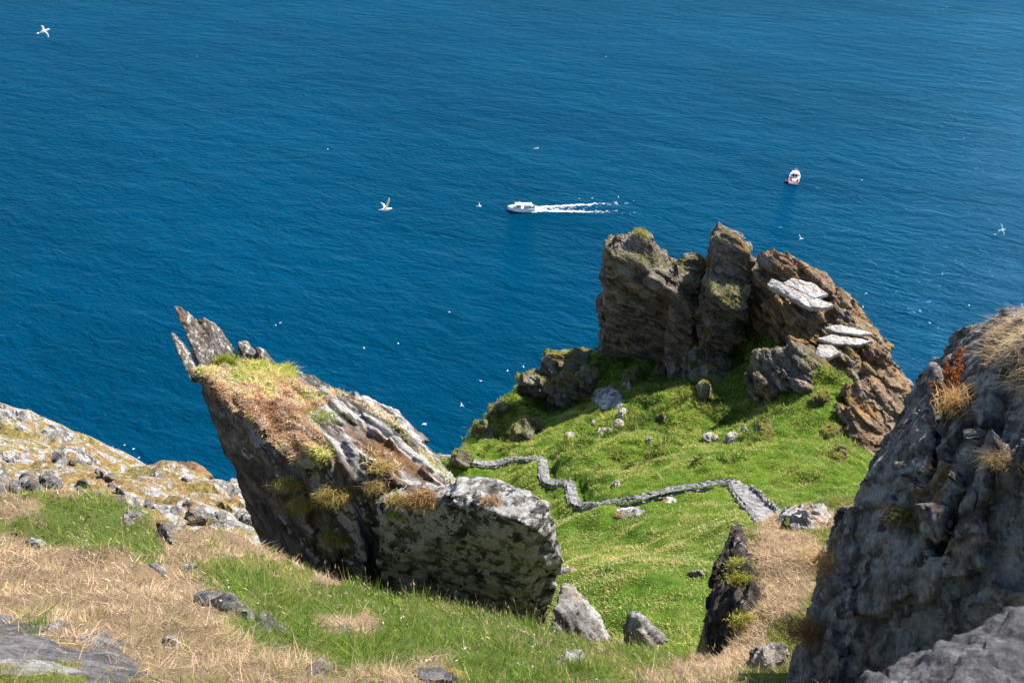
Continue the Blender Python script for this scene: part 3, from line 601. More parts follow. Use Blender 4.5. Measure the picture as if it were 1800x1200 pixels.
for k, (cu, cv, wu, wv, h) in enumerate([(1120,662,54,34,.9),(1160,650,36,30,.9),(1345,760,40,30,.8),(1440,700,44,34,.9),(1460,760,40,30,.7),(1130,700,26,18,.5),(985,735,30,20,.7),(1475,800,46,26,.6)]):
    embed(fC, 24, 95, cu, cv, wu, wv, h, mO, 'weathered brown outcrop breaking the ferny upper slope', name='rock_outcrop', cat='rock', group='outcrops on the upper slope', crack=.06, seed=300+k)
embed(fC, 24, 88, 1103, 901, 66, 24, .18, mW, 'broad flat rock lying in the grass below the path', name='flat_rock', cat='rock')
mV = rock_mat('violet_slab', (.10,.092,.10), (.25,.235,.24), frame((.1,-.55,.83), (.8,-.3,.2)), (.3,.8,1.5), 4., .7, ((.45,.44,.43), .25, 4.), ((.40,.28,.10), .2, 3., .0, .5), None, .015)
frV = frame((.1,-.55,.83), (.8,-.3,.2))
kw = dict(fr=frV, name='flat_rock', cat='rock')
embed(fA, 2, 14, 110, 1165, 480, 150, .075, mV, 'wide purple-grey bedrock slab in the bottom left corner', n=20, ang=.22, flat=.95, facet=.06, **kw)
embed(fA, 2, 14, 385, 1072, 130, 36, .10, mV, 'dark narrow slab in the straw, upper of two in line', ang=.45, **kw)
embed(fA, 2, 14, 468, 1108, 90, 40, .10, mV, 'grey speckled slab in the straw, lower of two in line', ang=.2, **kw)
embed(fA, 2, 14, 283, 1002, 52, 16, .05, mV, 'small dark stone sunk in the green grass', ang=.5, **kw)
embed(fA, 2, 14, 295, 928, 34, 60, .18, mW, 'grey upright slab at the grassy brow', ang=-.35, **kw)
embed(fA, 2, 14, 240, 912, 50, 22, .12, mW, 'pale stone at the grassy brow', **kw)
embed(fA, 2, 14, 998, 1160, 64, 22, .07, mW, 'flat grey stone in the grass, bottom centre', **kw)
for cu, cv, wu, wv, lab in [(610,1108,44,14,'small grey stone in the bare patch before the boulder'),(300,1130,40,16,'low grey stone in the straw above the corner slab'),(560,1175,50,16,'grey stone in the straw at the bottom, left of centre'),(60,955,40,14,'grey stone in the grass near the left edge'),(330,1000,36,14,'small pale stone in the straw right of the green mound')]:
    embed(fA, 2, 14, cu, cv, wu, wv, .05, mV, lab, **kw)
embed(fA, 2, 14, 780, 1192, 110, 16, .05, mV, 'dark stone edge showing at the bottom of the turf', **kw)
embed(fL, 3, 24, 1415, 912, 100, 44, .32, mF, 'streaked pale boulder at the back of the tan ledge', fr=frL, lam=.08, flat=.7)
embed(fL, 3, 24, 1366, 916, 44, 34, .28, mO, 'dark rounded boulder beside the streaked one', fr=frG)
embed(fL, 3, 24, 1350, 1165, 70, 60, .35, mR, 'dark boulder in shade at the foot of the rock face', fr=frR)
tag(rock('boulder', [X([(1100,1118,11.5),(1108,1084,11.1),(1118,1081,11.1),(1176,1126,11.1),(1140,1140,10.9),(1102,1138,11.1)], (.1,.5,-.6))], .03, frL, mW, .4, .05, .05, 3, .03), 'white pointed rock right of the pale streaked one, above the brow', 'boulder')
tag(rock('rock_outcrop', [X([(985,1030,13.3),(1005,1034,13.5),(1055,1092,13.3),(1070,1130,12.9),(970,1130,12.8),(975,1070,13)], (.2,1.2,-1.6))], .035, frL, mW, .5, .05, .06, 3, .05), 'pale streaked rock behind the foot of the square boulder', 'rock')
# stones strewn over the left slope
mT = rock_mat('lichen_stone', (.09,.085,.082), (.25,.24,.23), frS, (.6,.6,1.1), 1.2, .4, ((.50,.48,.45), .5, 1.2), ((.44,.26,.09), .2, .8, .1, .6), None, .06)
named = [(20,735,70,26,1.2,'grey slab on the skyline at the left edge'),(130,800,60,22,.9,'white-topped ledge at the cliff brink of the left slope'),(95,765,60,30,.8,'pale streaked ledge just left of the cliff brink'),(110,808,24,26,.8,'tall white stone in the middle of the left slope'),(135,812,18,18,.7,'grey stone beside the tall white one'),(95,853,34,20,.6,'white cracked block above the green grass'),(148,853,26,12,.4,'white stone lower of a stacked pair'),(148,866,24,10,.4,'white stone upper of a stacked pair' ),(55,850,46,24,.6,'wide pale outcrop left of the white cracked block'),
    (280,840,22,16,.8,'round grey stone under the orange knoll'),(400,858,60,20,.6,'blue-grey ledge running behind the leaning slab'),(0,870,50,70,1.2,'big purple-grey rock at the left edge'),(430,925,40,50,.9,'grey rock below the leaning slab'),(210,862,22,12,.5,'small pale block in the orange turf'),(235,889,34,16,.5,'grey rounded stone above the brow'),(262,892,30,16,.5,'light stone right of the grey rounded one'),(345,905,40,22,.5,'white stone in the straw below the ledge')]
named[6], named[7] = named[6][:5]+('white stone upper of a stacked pair',), named[7][:5]+('white stone lower of a stacked pair',)
for cu, cv, wu, wv, h, lab in named: embed(fB, 18, 72, cu, cv, wu, wv, h, mT, lab)
r = np.random.default_rng(12); k = 0
sil = np.array([(a, b) for a, b, c in silB]); low = np.array([(0,905),(200,890),(270,935),(450,960)])
while k < 34:
    cu = r.uniform(0, 430); t0 = np.interp(cu, sil[:, 0], sil[:, 1]); t1 = np.interp(cu, low[:, 0], low[:, 1]); cv = r.uniform(t0+6, t1)
    s = r.uniform(9, 30)*(1.2 if cv > t0+40 else .8)
    embed(fB, 18, 72, cu, cv, s, s*r.uniform(.35, .6), r.uniform(.12, .4), mT, 'pale lichen-spotted stone sunk in orange turf on the left slope', group='stones on the left slope', seed=k+100); k += 1
crag('rock_knoll', [X([(255,838,63),(262,818,62),(285,810,62),(298,818,62),(318,838,61),(300,850,60)], (1,3,-3), .9)], 'orange lichened knoll on the brink of the left slope', mat=OR, size=1.5, vox=.12)
crag('sea_rock', [X([(150,790,215),(190,795,215),(215,815,212),(170,815,212)], (3,8,-4))], 'dark wet rock awash at the foot of the left slope', size=6, vox=.4, mat=plain('wet_rock', (.02,.016,.018), .3))

# ------------------------------------------------------------------ stone path
tg = np.gradient(pc[:, :2], axis=0); tg /= np.linalg.norm(tg, axis=1)[:, None]; nrm = np.stack([-tg[:, 1], tg[:, 0]], 1)
m_ = 13; offs = np.linspace(-HW, HW, m_)
fine = resample(np.column_stack([pc, nrm, hwv]), .07); N = len(fine)
pv = np.stack([fine[:, None, :2]+fine[:, None, 3:5]*offs[None, :, None]*fine[:, None, 5:6]/HW], 0)[0]
pv = np.concatenate([pv, np.repeat(fine[:, None, 2:3], m_, 1)], 2).reshape(-1, 3)
f1, f2, cvv = worley(pv*np.array([3.2, 3.2, 2]))
pv[:, 2] += .10*(cvv-.4)-.09*(1-sstep(0, .16, f2-f1))+.08
pv_g = (.16+.14*cvv)[:, None]*np.array([1, .97, .95])*(1-.55*(1-sstep(0, .12, f2-f1)))[:, None]
ii = (np.arange(N-1)[:, None]*m_+np.arange(m_-1)[None]).ravel()
tag(link('stone_path', fast_mesh('stone_path', pv, quads=np.stack([ii, ii+1, ii+m_+1, ii+m_], 1), colors=pv_g), attr_mat('path_stone', 0, 9., .95, .35, .03)), kind='structure')
up_, vp_, _ = proj(pc)
def stone_row(side, label, h0, h1, sel, sink):
    vs, qs, cs = [], [], []; r = np.random.default_rng(31)
    for i in range(0, len(pc)-1):
        if not sel(i): continue
        for layer in range(1 if h1 < .4 else 3):
            c = pc[i, :2]+nrm[i]*side*(hwv[i]+.05+r.uniform(-.05, .05)); z0 = pc[i, 2]-sink+layer*h1*.5; hh = (h0+r.uniform(0, h1)-.06*(1012 < up_[i] < 1285))*(1 if h1 < .4 else .55)
            a = tg[i]*r.uniform(.10, .135); b = nrm[i]*r.uniform(.05, .11)
            ring = [c-a-b, c+a-b, c+a+b, c-a+b]; base = len(vs)
            for zz, sc in ((z0, 1.), (z0+hh, .8)):
                for p2 in ring: vs.append([*(c+(p2-c)*sc*r.uniform(.9, 1.1)), zz+r.uniform(-.03, .03)])
            qs += [[base+a_ for a_ in f_] for f_ in ((4,5,6,7),(0,1,5,4),(1,2,6,5),(2,3,7,6),(3,0,4,7))]
            g = r.uniform(.14, .32); cs += [[g, g*.97, g*.94]]*8
    o = link('stone_wall', fast_mesh('stone_wall', np.array(vs), quads=np.array(qs), colors=np.array(cs), smooth=False), attr_mat('wall_stone', 0, 6., .95, .4, .03))
    return tag(o, label, 'wall')
stone_row(-1, 'dry-stone edging along the downhill side of the winding path', .20, .12, lambda i: True, .30)
stone_row(1, 'low dark bank wall beside the widest end of the path', .25, .35, lambda i: up_[i] > 1300, .15)

# ------------------------------------------------------------------ grass
def unit(a): return a/np.maximum(np.linalg.norm(a, axis=1), 1e-9)[:, None]
def scatter(v, q, n, seed, wfun=None):
    """random points on a mesh: position, normal"""
    r = np.random.default_rng(seed); a, b_, c_, d_ = (v[q[:, k]] for k in range(4))
    nr = np.cross(c_-a, d_-b_); ar = np.linalg.norm(nr, axis=1)/2; nr = unit(nr); wt = ar*(wfun((a+c_)/2, nr) if wfun else 1)
    i = r.choice(len(q), n, p=wt/wt.sum()); s_, t_ = r.random((2, n, 1))
    return (a[i]*(1-s_)+b_[i]*s_)*(1-t_)+(d_[i]*(1-s_)+c_[i]*s_)*t_, nr[i]
def blades(p, n, c, L, W, lean, droop, um, seed, wind=(0, 0, 0)):
    """tapering bent blades: verts, tris, quads, colours"""
    r = np.random.default_rng(seed); N = len(p); L = np.broadcast_to(L, N)[:, None]; W = np.broadcast_to(W, N)[:, None]
    lean = np.broadcast_to(lean, N)[:, None]; droop = np.broadcast_to(droop, N)[:, None]
    up = np.array([0, 0, 1.]); rd = unit(r.normal(size=(N, 3))); d = unit(n*um+up*(1-um)+rd*lean+np.array(wind))
    sd = unit(np.cross(d, unit(r.normal(size=(N, 3)))))*W/2
    h = d*np.array([1, 1, 0])+rd*np.array([.4, .4, 0]); bend = (h-up*.6)*L*droop
    p = p-n*.01*L; mid = p+d*L*.55+bend*.3; tip = p+d*L+bend
    v = np.stack([p-sd, p+sd, mid+sd*.75, mid-sd*.75, tip], 1).reshape(-1, 3); k = np.arange(N)*5
    return v, np.stack([k+3, k+2, k+4], 1), np.stack([k, k+1, k+2, k+3], 1), np.repeat(c, 5, 0)
def blade_obj(name, parts, mat, parent=None):
    V, T, Q, K, o = [], [], [], [], 0
    for v, t, q, c in parts: V.append(v); T.append(t+o); Q.append(q+o); K.append(c); o += len(v)
    return link(name, fast_mesh(name, np.concatenate(V), np.concatenate(T), np.concatenate(Q), np.concatenate(K)), mat, parent=parent)
def inview(p, m=160):
    u, v, zd = proj(p); return (u > -m) & (u < 1800+m) & (v > -m) & (v < 1200+m) & (zd > .3)
# near hillside
def wA(p, n):
    u, v, zd = proj(p); return inview(p, 900)*(.2+.8*inview(p, 120))*(p[:, 1] < 17)*np.clip(6/np.maximum(zd, 1.5), .5, 3.)**1.5*(1+(p[:, 0] > 3.2)*(p[:, 1] > 6))*np.clip(n[:, 2]*2, .15, 1)
p, n = scatter(gv, gq, 540000, 21, wA); c, s, g = colA(p); r = np.random.default_rng(22); N = len(p)
w1, w2, wc = worley(p/.22); tus = np.clip(1.35-1.25*w1, .25, 1.3)
dry = s+.25*(wc-.5) > .58+.36*r.normal(size=N); jit = r.uniform(.6, 1.25, (N, 1))
u_, v_, z_ = proj(p); bare = sstep(.25, .6, fbm(p*1.9+40, 3))*s*.6 > r.random(N)*.8
cc = np.where(dry[:, None], TAN+(STRAW-TAN)*(.25+.75*r.random((N, 1))), LIME*.9+(GRN-LIME*.9)*np.clip(g+.35*fbm(p*2.2, 3)+.25*r.normal(size=N), 0, 1)[:, None])*jit*(.7+.5*wc[:, None])*(1-.3*np.clip(2.2*pn(p*2.3+70)+.6*pn(p*7+3)-.1, 0, 1)*dry)[:, None]
tall = tus* np.clip(.75+.9*fbm(p*1.1+11, 3)+.4*g, .35, 1.7)
L = (1+.9*(r.random(N) < .07)*dry)*np.where(dry, r.uniform(.03, .095, N)*(.5+.6*tus), r.uniform(.05, .14, N)*tall); W = np.where(dry, .0040, .0038)*r.uniform(.5, 1.5, N)*np.clip(z_/6, .45, 1.4)
k = ~bare
gr1 = blades(p[k], n[k], cc[k], L[k], W[k], np.where(dry, 1.15, .55)[k], np.where(dry, .35, .4)[k], .35, 23, (np.stack([pn(p*3.1), pn(p*3.1+50), .3*pn(p*3+90)], 1)*np.where(dry, 1.6, .7)[:, None]+np.array([-.12, -.1, 0]))[k])
p, n = scatter(v_l, q_l, 42000, 45, lambda a, b_: inview(a)*(b_[:, 2] > .4)); r = np.random.default_rng(46); cl, sl, gl_ = colA(p); N = len(p)
dry = sl > .42+.3*r.normal(size=N); cc = np.where(dry[:, None], TAN+(STRAW-TAN)*(.4+.6*r.random((N, 1))), cl)*r.uniform(.7, 1.2, (N, 1))
gr2 = blades(p, n, cc, r.uniform(.05, .14, N), .008, .95, .4, .35, 47, np.stack([pn(p*3.1), pn(p*3.1+50), .3*pn(p*3+90)], 1)*.8)
# seed stalks, thick along the brow and on the green
p, n = scatter(gv, gq, 3000, 24, lambda a, b_: wA(a, b_)*np.clip(colA(a)[2]+.12, 0, 1)*(.05+np.clip(fbm(a*.9+3, 2)+.15, 0, 1)**2)*sstep(4.5, 7.5, proj(a)[2]))
r = np.random.default_rng(25); N = len(p); L = r.uniform(.14, .30, N); c = (TAN+(STRAW-TAN)*r.random((N, 1)))*r.uniform(.8, 1.1, (N, 1))
st = blades(p, n, c, L, .0028, .35, .18, .3, 26, (-.25, -.05, 0)); tips = st[0][4::5]; d = unit(tips-st[0][2::5])
hd = blades(tips-d*.02, d, c*1.05, r.uniform(.03, .05, N), .0075, .1, .1, 1., 27)
p2, n2b = scatter(gv, gq, 150, 28, lambda a, b_: wA(a, b_)*colA(a)[2]); fl = blades(p2+n2b*.09, n2b, np.full((len(p2), 3),   .75), .014, .013, 1., 0, 1, 29)
tag(blade_obj('hillside_grass', [gr1, gr2, st, hd, fl], GRASS), kind='stuff')
# far slope
dpath = lambda a: np.min([np.hypot(a[:, 0]-pc[i, 0], a[:, 1]-pc[i, 1]) for i in range(0, len(pc), 3)], axis=0)
def wC(a, b_):
    u, v, zd = proj(a); return inview(a, 120)*(zd < 106)*np.clip(55/zd, .6, 2.2)*sstep(.42, .6, b_[:, 2])
p, n = scatter(cv_, cq_, 330000, 31, wC); k = dpath(p) > .36-.1*(proj(p)[0] > 1012)+.42*(proj(p)[0] > 1295)+.12*np.random.default_rng(3).normal(size=len(p)); p, n = p[k], n[k]; r = np.random.default_rng(32); N = len(p); u_, v_, z_ = proj(p)
m1 = fbm(p/5, 4); m2 = fbm(p/1.3+9, 3); lush = np.clip(sstep(900, 700, v_)+.25*m1, 0, 1)
k1, k2, k3, k4 = np.array([.40,.42,.10]), np.array([.24,.30,.06]), np.array([.075,.12,.022]), np.array([.58,.46,.2])
t = np.clip(.5+.8*m1+.7*m2+.22*r.normal(size=N), 0, 1)[:, None]; c = k2+(k1-k2)*t; c = c+(k3-c)*np.clip(-1.5*m2-.5*m1-.12, 0, .9)[:, None]
w1, w2, wc = worley(p/np.array([1.,1.,1.])/.85); t = t+.5*(wc[:, None]-.5); t = np.clip(t, 0, 1); c = k2+(k1-k2)*t; c = c+(k3-c)*np.clip(-1.7*m2-.6*m1-.05+.3*(w1-.75), 0, .9)[:, None]
low_ = sstep(840, 960, v_)[:, None]*np.clip(.55+1.1*m1[:, None], 0, .9); c = c+(np.array([.50,.48,.19])-c)*low_
strC = spots(u_, v_, [(1060,940,60,14),(1150,985,70,14),(1200,920,50,14),(1030,1010,50,16),(1180,1080,50,20),(1090,828,60,8),(1420,840,30,20),(1090,960,120,40),(1100,1010,60,16),(1040,975,60,18),(1250,880,60,12),(1300,905,30,20),(1020,1080,60,40),(1190,1060,60,20),(1130,930,40,10),(960,850,30,12),(1010,825,30,6),(1170,810,70,10)], 14)
c = c+(k4-c)*np.clip(strC*1.1+1.2*np.clip(fbm(p/2.6+30, 3)-.12, 0, 1)*(v_ > 780), 0, .9)[:, None]*r.random((N, 1))**.5
c *= r.uniform(.75, 1.2, (N, 1)); L = r.uniform(.09, .22, N)*(.5+.9*lush)*np.clip(1+1.2*m2, .35, 2.)*np.clip(1.2-.5*w1, .6, 1.15)
tag(blade_obj('slope_grass', [blades(p, n, c, L, r.uniform(.03, .065, N)*np.clip(z_/60, .5, 1.3), .75, .35, .5, 33)], GRASS), kind='stuff')
fp, fn = scatter(cv_, cq_, 800, 38, lambda a, b_: wC(a, b_)*sstep(840, 720, proj(a)[1])*sstep(0, .3, fbm(a/6+4, 3))+1e-12); k = dpath(fp) > 2.; fp, fn = fp[k], fn[k]
r = np.random.default_rng(39); fr_ = r.uniform(.15, .55, len(fp)); fp2 = np.repeat(fp, 60, 0)+r.normal(size=(len(fp)*60, 3))*np.repeat(fr_, 60)[:, None]*np.array([.7,.7,.25]); fc = np.repeat(np.where(r.random((len(fp), 1)) < .55, np.array([.07,.135,.02]), np.array([.27,.29,.06])), 60, 0)*r.uniform(.6, 1.3, (len(fp2), 1))
tag(blade_obj('ferns', [blades(fp2, np.repeat(fn, 60, 0), fc, r.uniform(.25, .5, len(fp2)), .07, .8, .5, .4, 40)], GRASS), kind='stuff')
tops = []
for o in [o for o in C.objects if o.type == 'MESH' and o.data.materials and o.data.materials[0] in (mO, mX)]:
    co, _ = getv(o.data); fq = np.array([list(f.vertices) for f in o.data.polygons if len(f.vertices) == 4]); co = co+np.array(o.location)
    if np.ptp(co, axis=0).max() < 2.5: continue
    big_ = o.data.materials[0] == mX
    def wf(a, b_): return sstep(.72, .85, b_[:, 2])*sstep(-.1, .25, fbm(a/2+5, 3)+(-.2 if big_ else .12))+1e-9
    p, n = scatter(co, fq, 900, 35, wf); k = n[:, 2] > .7; p, n = p[k], n[k]; t = np.random.default_rng(36).random((len(p), 1))
    tops.append(blades(p, n, (k1*1.0*(1-t)+np.array([.34,.30,.07])*t), .05+.16*t[:, 0], .05, .8, .35, .5, 37))
tag(blade_obj('outcrop_grass', tops, GRASS), kind='stuff')
# turf on the left slope
def wB(a, b_):
    u, v, zd = proj(a); return inview(a, 120)*(zd < 75)*sstep(.35, .6, b_[:, 2])*sstep(-.25, .2, fbm(a/2.6, 3))
bv, bq = fB.grid(-60, 5, 10, 66, .5); p, n = scatter(bv, bq, 26000, 41, wB); r = np.random.default_rng(42); m1 = fbm(p/4+2, 3)[:, None]
c = np.where(m1 > .18, np.array([.17,.20,.03]), np.array([.36,.225,.10]))*r.uniform(.5, 1.3, (len(p), 1))
tag(blade_obj('coastal_turf', [blades(p, n, c, r.uniform(.06, .16, len(p)), .04, .9, .3, .5, 43)], GRASS), kind='stuff')

# turf and tufts on the rocks
def on(o, u, v, rad=9):
    co, nn = getv(o.data); co = co+np.array(o.location); uu, vv, zd = proj(co); d = np.hypot(uu-u, vv-v)
    k = d < rad if (d < rad).any() else d <= d.min()+1; i = np.where(k)[0][zd[k].argmin()]; return co[i], nn[i]
def mesh_quads(o):
    co, nn = getv(o.data); q = np.array([list(f.vertices) for f in o.data.polygons if len(f.vertices) == 4]); return co+np.array(o.location), q
def inpoly(u, v, poly):
    ins = np.zeros(len(u), bool); x, y = np.array(poly, float).T; j = len(x)-1
    for i in range(len(x)):
        cnd = ((y[i] > v) != (y[j] > v)) & (u < (x[j]-x[i])*(v-y[i])/(y[j]-y[i]+1e-9)+x[i]); ins ^= cnd; j = i
    return ins
def facing(p, n): return ((np.array([0, 0, H])-p)*n).sum(1) > 0
def turf(o, poly, num, seed, cols, L, W, upmin, lean=.9, droop=.35, wob=12):
    v, q = mesh_quads(o)
    def wf(a, b_):
        uu, vv, zd = proj(a); k_ = fbm(a*1.6+seed, 3)*wob
        return inpoly(uu+k_, vv+k_, poly)*(b_[:, 2] > upmin)*(facing(a, b_) | (b_[:, 2] > .7))+1e-12
    p, n = scatter(v, q, num, seed, wf); r = np.random.default_rng(seed); m = np.clip(.5+.9*fbm(p*1.3+seed, 3)+.18*r.normal(size=num), 0, .999)*(len(cols)-1)
    i = m.astype(int); t = (m-i)[:, None]; cols = np.array(cols); c = (cols[i]*(1-t)+cols[np.minimum(i+1, len(cols)-1)]*t)*r.uniform(.6, 1.25, (num, 1))
    return blades(p, n, c, r.uniform(*L, num)*(.6+np.clip(fbm(p*3, 2)+.4, 0, 1)), W, lean, droop, .5, seed)
CAP = [(.46,.27,.14), (.70,.45,.25), (.82,.62,.38), (.74,.64,.30), (.60,.58,.16), (.42,.46,.08)]
GR = [(.2,.27,.03), (.34,.38,.06), (.42,.36,.1)]
tag(blade_obj('crag_turf', [turf(pinn, [(1232,492),(1325,492),(1322,520),(1295,548),(1250,530)], 1800, 57, GR, (.12,.3), .05, .3, wob=6), turf(stack, [(1058,445),(1130,440),(1180,470),(1100,475),(1058,470)], 1200, 58, GR, (.1,.25), .05, .5, wob=6), turf(wall, [(1150,450),(1260,450),(1262,615),(1150,615)], 2200, 59, GR, (.1,.3), .05, .35, wob=6), turf(ridge, [(1320,480),(1400,560),(1480,560),(1540,640),(1480,690),(1330,620)], 2600, 60, [(.34,.30,.08),(.30,.33,.05),(.2,.27,.03)], (.08,.2), .05, .5, wob=8), turf(pinn, [(1235,540),(1300,540),(1300,630),(1235,630)], 1500, 62, GR, (.12,.3), .05, .25, wob=6)], GRASS), kind='stuff')
tag(blade_obj('rock_turf', [turf(lean, [(338,645),(400,630),(500,628),(520,662),(575,700),(545,735),(585,790),(565,835),(500,800),(430,735),(380,700)], 26000, 51, CAP, (.02,.065), .010, .1),
    turf(lean, [(445,640),(505,628),(520,665),(470,690),(440,670)], 3000, 52, CAP[3:], (.06,.15), .01, .1),
    turf(lean, [(540,672),(600,690),(690,730),(740,790),(800,848),(785,845),(705,765),(625,705),(555,690)], 900, 53, CAP[1:5], (.04,.11), .01, .0),
    turf(lean, [(640,790),(700,800),(720,830),(690,850),(640,830)], 250, 54, CAP[1:5], (.04,.11), .01, .0)], GRASS), kind='stuff')
def tuft(o, spots_, label, cols, num, L, W=.008, seed=0, spread=.085, droop=.8, um=.6, lean=.8):
    parts = []
    num = int(num*1.2); spread *= .6; spots_ = spots_[:1]
    for i, (a, b_) in enumerate(spots_):
        c0, n0 = on(o, a, b_); r = np.random.default_rng(seed+i*13+int(a)); p = c0+r.normal(size=(num, 3))*spread*np.array([1.5, .8, .55]); n = np.repeat(n0[None], num, 0)
        cl = np.array(cols)[r.integers(0, len(cols), num)]*r.uniform(.6, 1.2, (num, 1)); parts.append(blades(p, n, cl, r.uniform(*L, num)*.44, W, lean, droop, um, seed+i))
    t = blade_obj('grass_tuft', parts, GRASS); return tag(t, label, 'grass')
YG = [(.45,.37,.10), (.42,.31,.09), (.50,.38,.16), (.26,.29,.04)]
tuft(lean, [(505,842),(522,850)], 'yellow-green tuft highest on the dark front of the leaning slab', YG, 700, (.10,.26))
tuft(lean, [(525,888),(548,893)], 'green tuft overhanging in the middle of the leaning slab front', YG, 800, (.12,.3), seed=3)
tuft(lean, [(585,872),(595,895),(600,850)], 'biggest golden tuft spilling down the leaning slab front', YG[:3], 900, (.14,.32), seed=5, spread=.13)
tuft(lean, [(585,945),(575,935)], 'low hanging tuft near the dark gap of the leaning slab', YG, 600, (.12,.3), seed=7)
tuft(lean, [(668,815),(660,840)], 'tuft in the crack right of the golden one', YG[:3], 500, (.1,.24), seed=8)
tuft(lean, [(655,850),(690,850)], 'straw tuft where the leaning slab meets the block', [(.5,.36,.18),(.4,.3,.1)], 600, (.1,.24), seed=9)
tuft(lean, [(395,625)], 'bright green cushion behind the double spike', [(.30,.36,.03),(.2,.3,.02),(.38,.36,.08)], 900, (.08,.24), seed=10, spread=.12, droop=.3, um=.3)
tuft(lean, [(560,728),(545,745)], 'lime green cushion in the brown turf of the slab top', [(.36,.38,.05),(.28,.34,.03)], 900, (.06,.15), seed=11, spread=.2, droop=.3, um=.3)
tuft(block, [(745,868),(775,870),(790,868)], 'wide brown straw mat hanging over the boulder rim', [(.40,.24,.11),(.52,.34,.16),(.28,.15,.07)], 1100, (.10,.3), seed=12, spread=.12)
tuft(block, [(700,868),(680,880)], 'pale straw tuft at the left corner of the boulder', [(.5,.38,.18),(.42,.36,.1)], 600, (.08,.22), seed=13, spread=.1)
tuft(block, [(868,872)], 'small buff tuft hanging on the boulder rim', [(.5,.33,.19),(.4,.25,.13)], 300, (.1,.22), seed=14, spread=.06)
tuft(block, [(690,905)], 'small bright green tuft on the boulder face', [(.2,.33,.03),(.28,.36,.05)], 250, (.06,.14), seed=15, spread=.07)
tuft(ledge, [(1302,1010),(1308,1040),(1315,1070)], 'yellowish moss trailing down the edge of the dark ledge rock', [(.34,.32,.04),(.24,.24,.03),(.3,.26,.06)], 700, (.05,.14), W=.012, seed=16, spread=.12)
tuft(ledge, [(1312,1085)], 'ochre grass fringe low on the dark ledge rock', [(.42,.36,.10),(.3,.3,.05)], 700, (.08,.2), W=.01, seed=22, spread=.12)
tuft(ledge, [(1300,985)], 'green fringe at the top of the dark ledge rock', [(.3,.33,.06),(.42,.36,.12)], 1000, (.08,.18), W=.012, seed=23, spread=.09)
tuft(cliff, [(1590,905),(1580,930)], 'dark tuft sheltering in the hollow of the rock face', [(.2,.15,.06),(.12,.12,.03)], 500, (.06,.16), W=.004, seed=17, spread=.07)
tuft(cliff, [(1425,1105),(1405,1140),(1440,1090)], 'rusty brown grass hanging low on the rock face', [(.36,.2,.09),(.25,.14,.06)], 900, (.08,.2), W=.004, seed=18, spread=.12)
tuft(cliff, [(1455,985),(1462,960)], 'orange straw tuft between the ledge and rock face', [(.55,.32,.14),(.6,.42,.2)], 700, (.08,.2), W=.005, seed=19, spread=.1)
tuft(cliff, [(1760,800),(1750,840)], 'dead grass caught in the deep crack of the rock face', [(.25,.17,.09),(.4,.28,.15)], 400, (.06,.16), W=.003, seed=20, spread=.06)
t = blade_obj('straw_mat', [turf(cliff, [(1732,600),(1760,560),(1830,540),(1960,540),(1960,760),(1800,700),(1760,650),(1735,640)], 9000, 61, [(.42,.27,.14),(.62,.44,.25),(.72,.54,.33)], (.03,.085), .004, -.2, 2.0, .9, 4)], DRY)
tag(t, 'mat of pale dry straw crowning the rock face at the right edge', 'grass')
# rusty dock plant in the cleft
c0, n0 = on(cliff, 1664, 720, 14); r = np.random.default_rng(71); root = bpy.data.objects.new('dock_plant', None); col.objects.link(root); root.location = c0
tag(root, 'rusty seeded dock plant standing in the cleft of the rock face', 'plant'); sts, sds = [], []
for i, (a, b_, zd) in enumerate([(1688,612,5.75),(1662,640,5.8),(1640,672,5.8),(1676,650,5.75)]):
    e = P(a, b_, zd); d = e-c0; ln = np.linalg.norm(d); sts.append(blades(np.repeat(c0[None], 6, 0)+r.normal(size=(6, 3))*.006, np.repeat(d[None]/ln, 6, 0), np.tile([[.35,.16,.06]], (6, 1)), ln, .008, .01, .02, 1., 72+i))
    t_ = r.uniform(.35, 1, 160)[:, None]; q_ = c0+d*t_+r.normal(size=(160, 3))*.014; sds.append(blades(q_, unit(r.normal(size=(160, 3))), np.array([[.33,.10,.03]])*r.uniform(.5, 1.4, (160, 1)), .022, .014, .3, .1, 1., 80+i))
blade_obj('stem', sts, DRY, root); blade_obj('seed_spike', sds, DRY, root)
q_ = c0+r.normal(size=(300, 3))*np.array([.05, .05, .05]); blade_obj('leaf', [blades(q_, np.tile([[-.1, 0, 1.]], (300, 1)), np.array([[.66,.44,.2]])*r.uniform(.6, 1.1, (300, 1)), r.uniform(.07, .2, 300), .007, .45, .3, .5, 90)], DRY, root)

# ------------------------------------------------------------------ boats
def mesh_part(name, vs, fs, mat, parent, bevel=0, smooth=False):
    me = bpy.data.meshes.new(name); me.from_pydata([tuple(x) for x in vs], [], fs); bm = bmesh.new(); bm.from_mesh(me); bmesh.ops.recalc_face_normals(bm, faces=bm.faces)
    if bevel: bmesh.ops.bevel(bm, geom=bm.edges[:], offset=bevel, segments=2, affect='EDGES')
    bm.to_mesh(me); bm.free(); me.polygons.foreach_set('use_smooth', np.full(len(me.polygons), smooth)); me.materials.append(mat)
    o = bpy.data.objects.new(name, me); col.objects.link(o); o.parent = parent; return o
def box(x0, x1, y0, y1, z0, z1, tx=0., ty=0.):
    return ([(x0,y0,z0),(x1,y0,z0),(x1,y1,z0),(x0,y1,z0),(x0+tx,y0+ty,z1),(x1-tx,y0+ty,z1),(x1-tx,y1-ty,z1),(x0+tx,y1-ty,z1)], [(0,1,2,3),(4,5,6,7),(0,1,5,4),(1,2,6,5),(2,3,7,6),(3,0,4,7)])
def boxes(lst):
    V, Fs = [], []
    for a in lst: v, f = box(*a); Fs += [tuple(i+len(V) for i in x) for x in f]; V += v
    return V, Fs
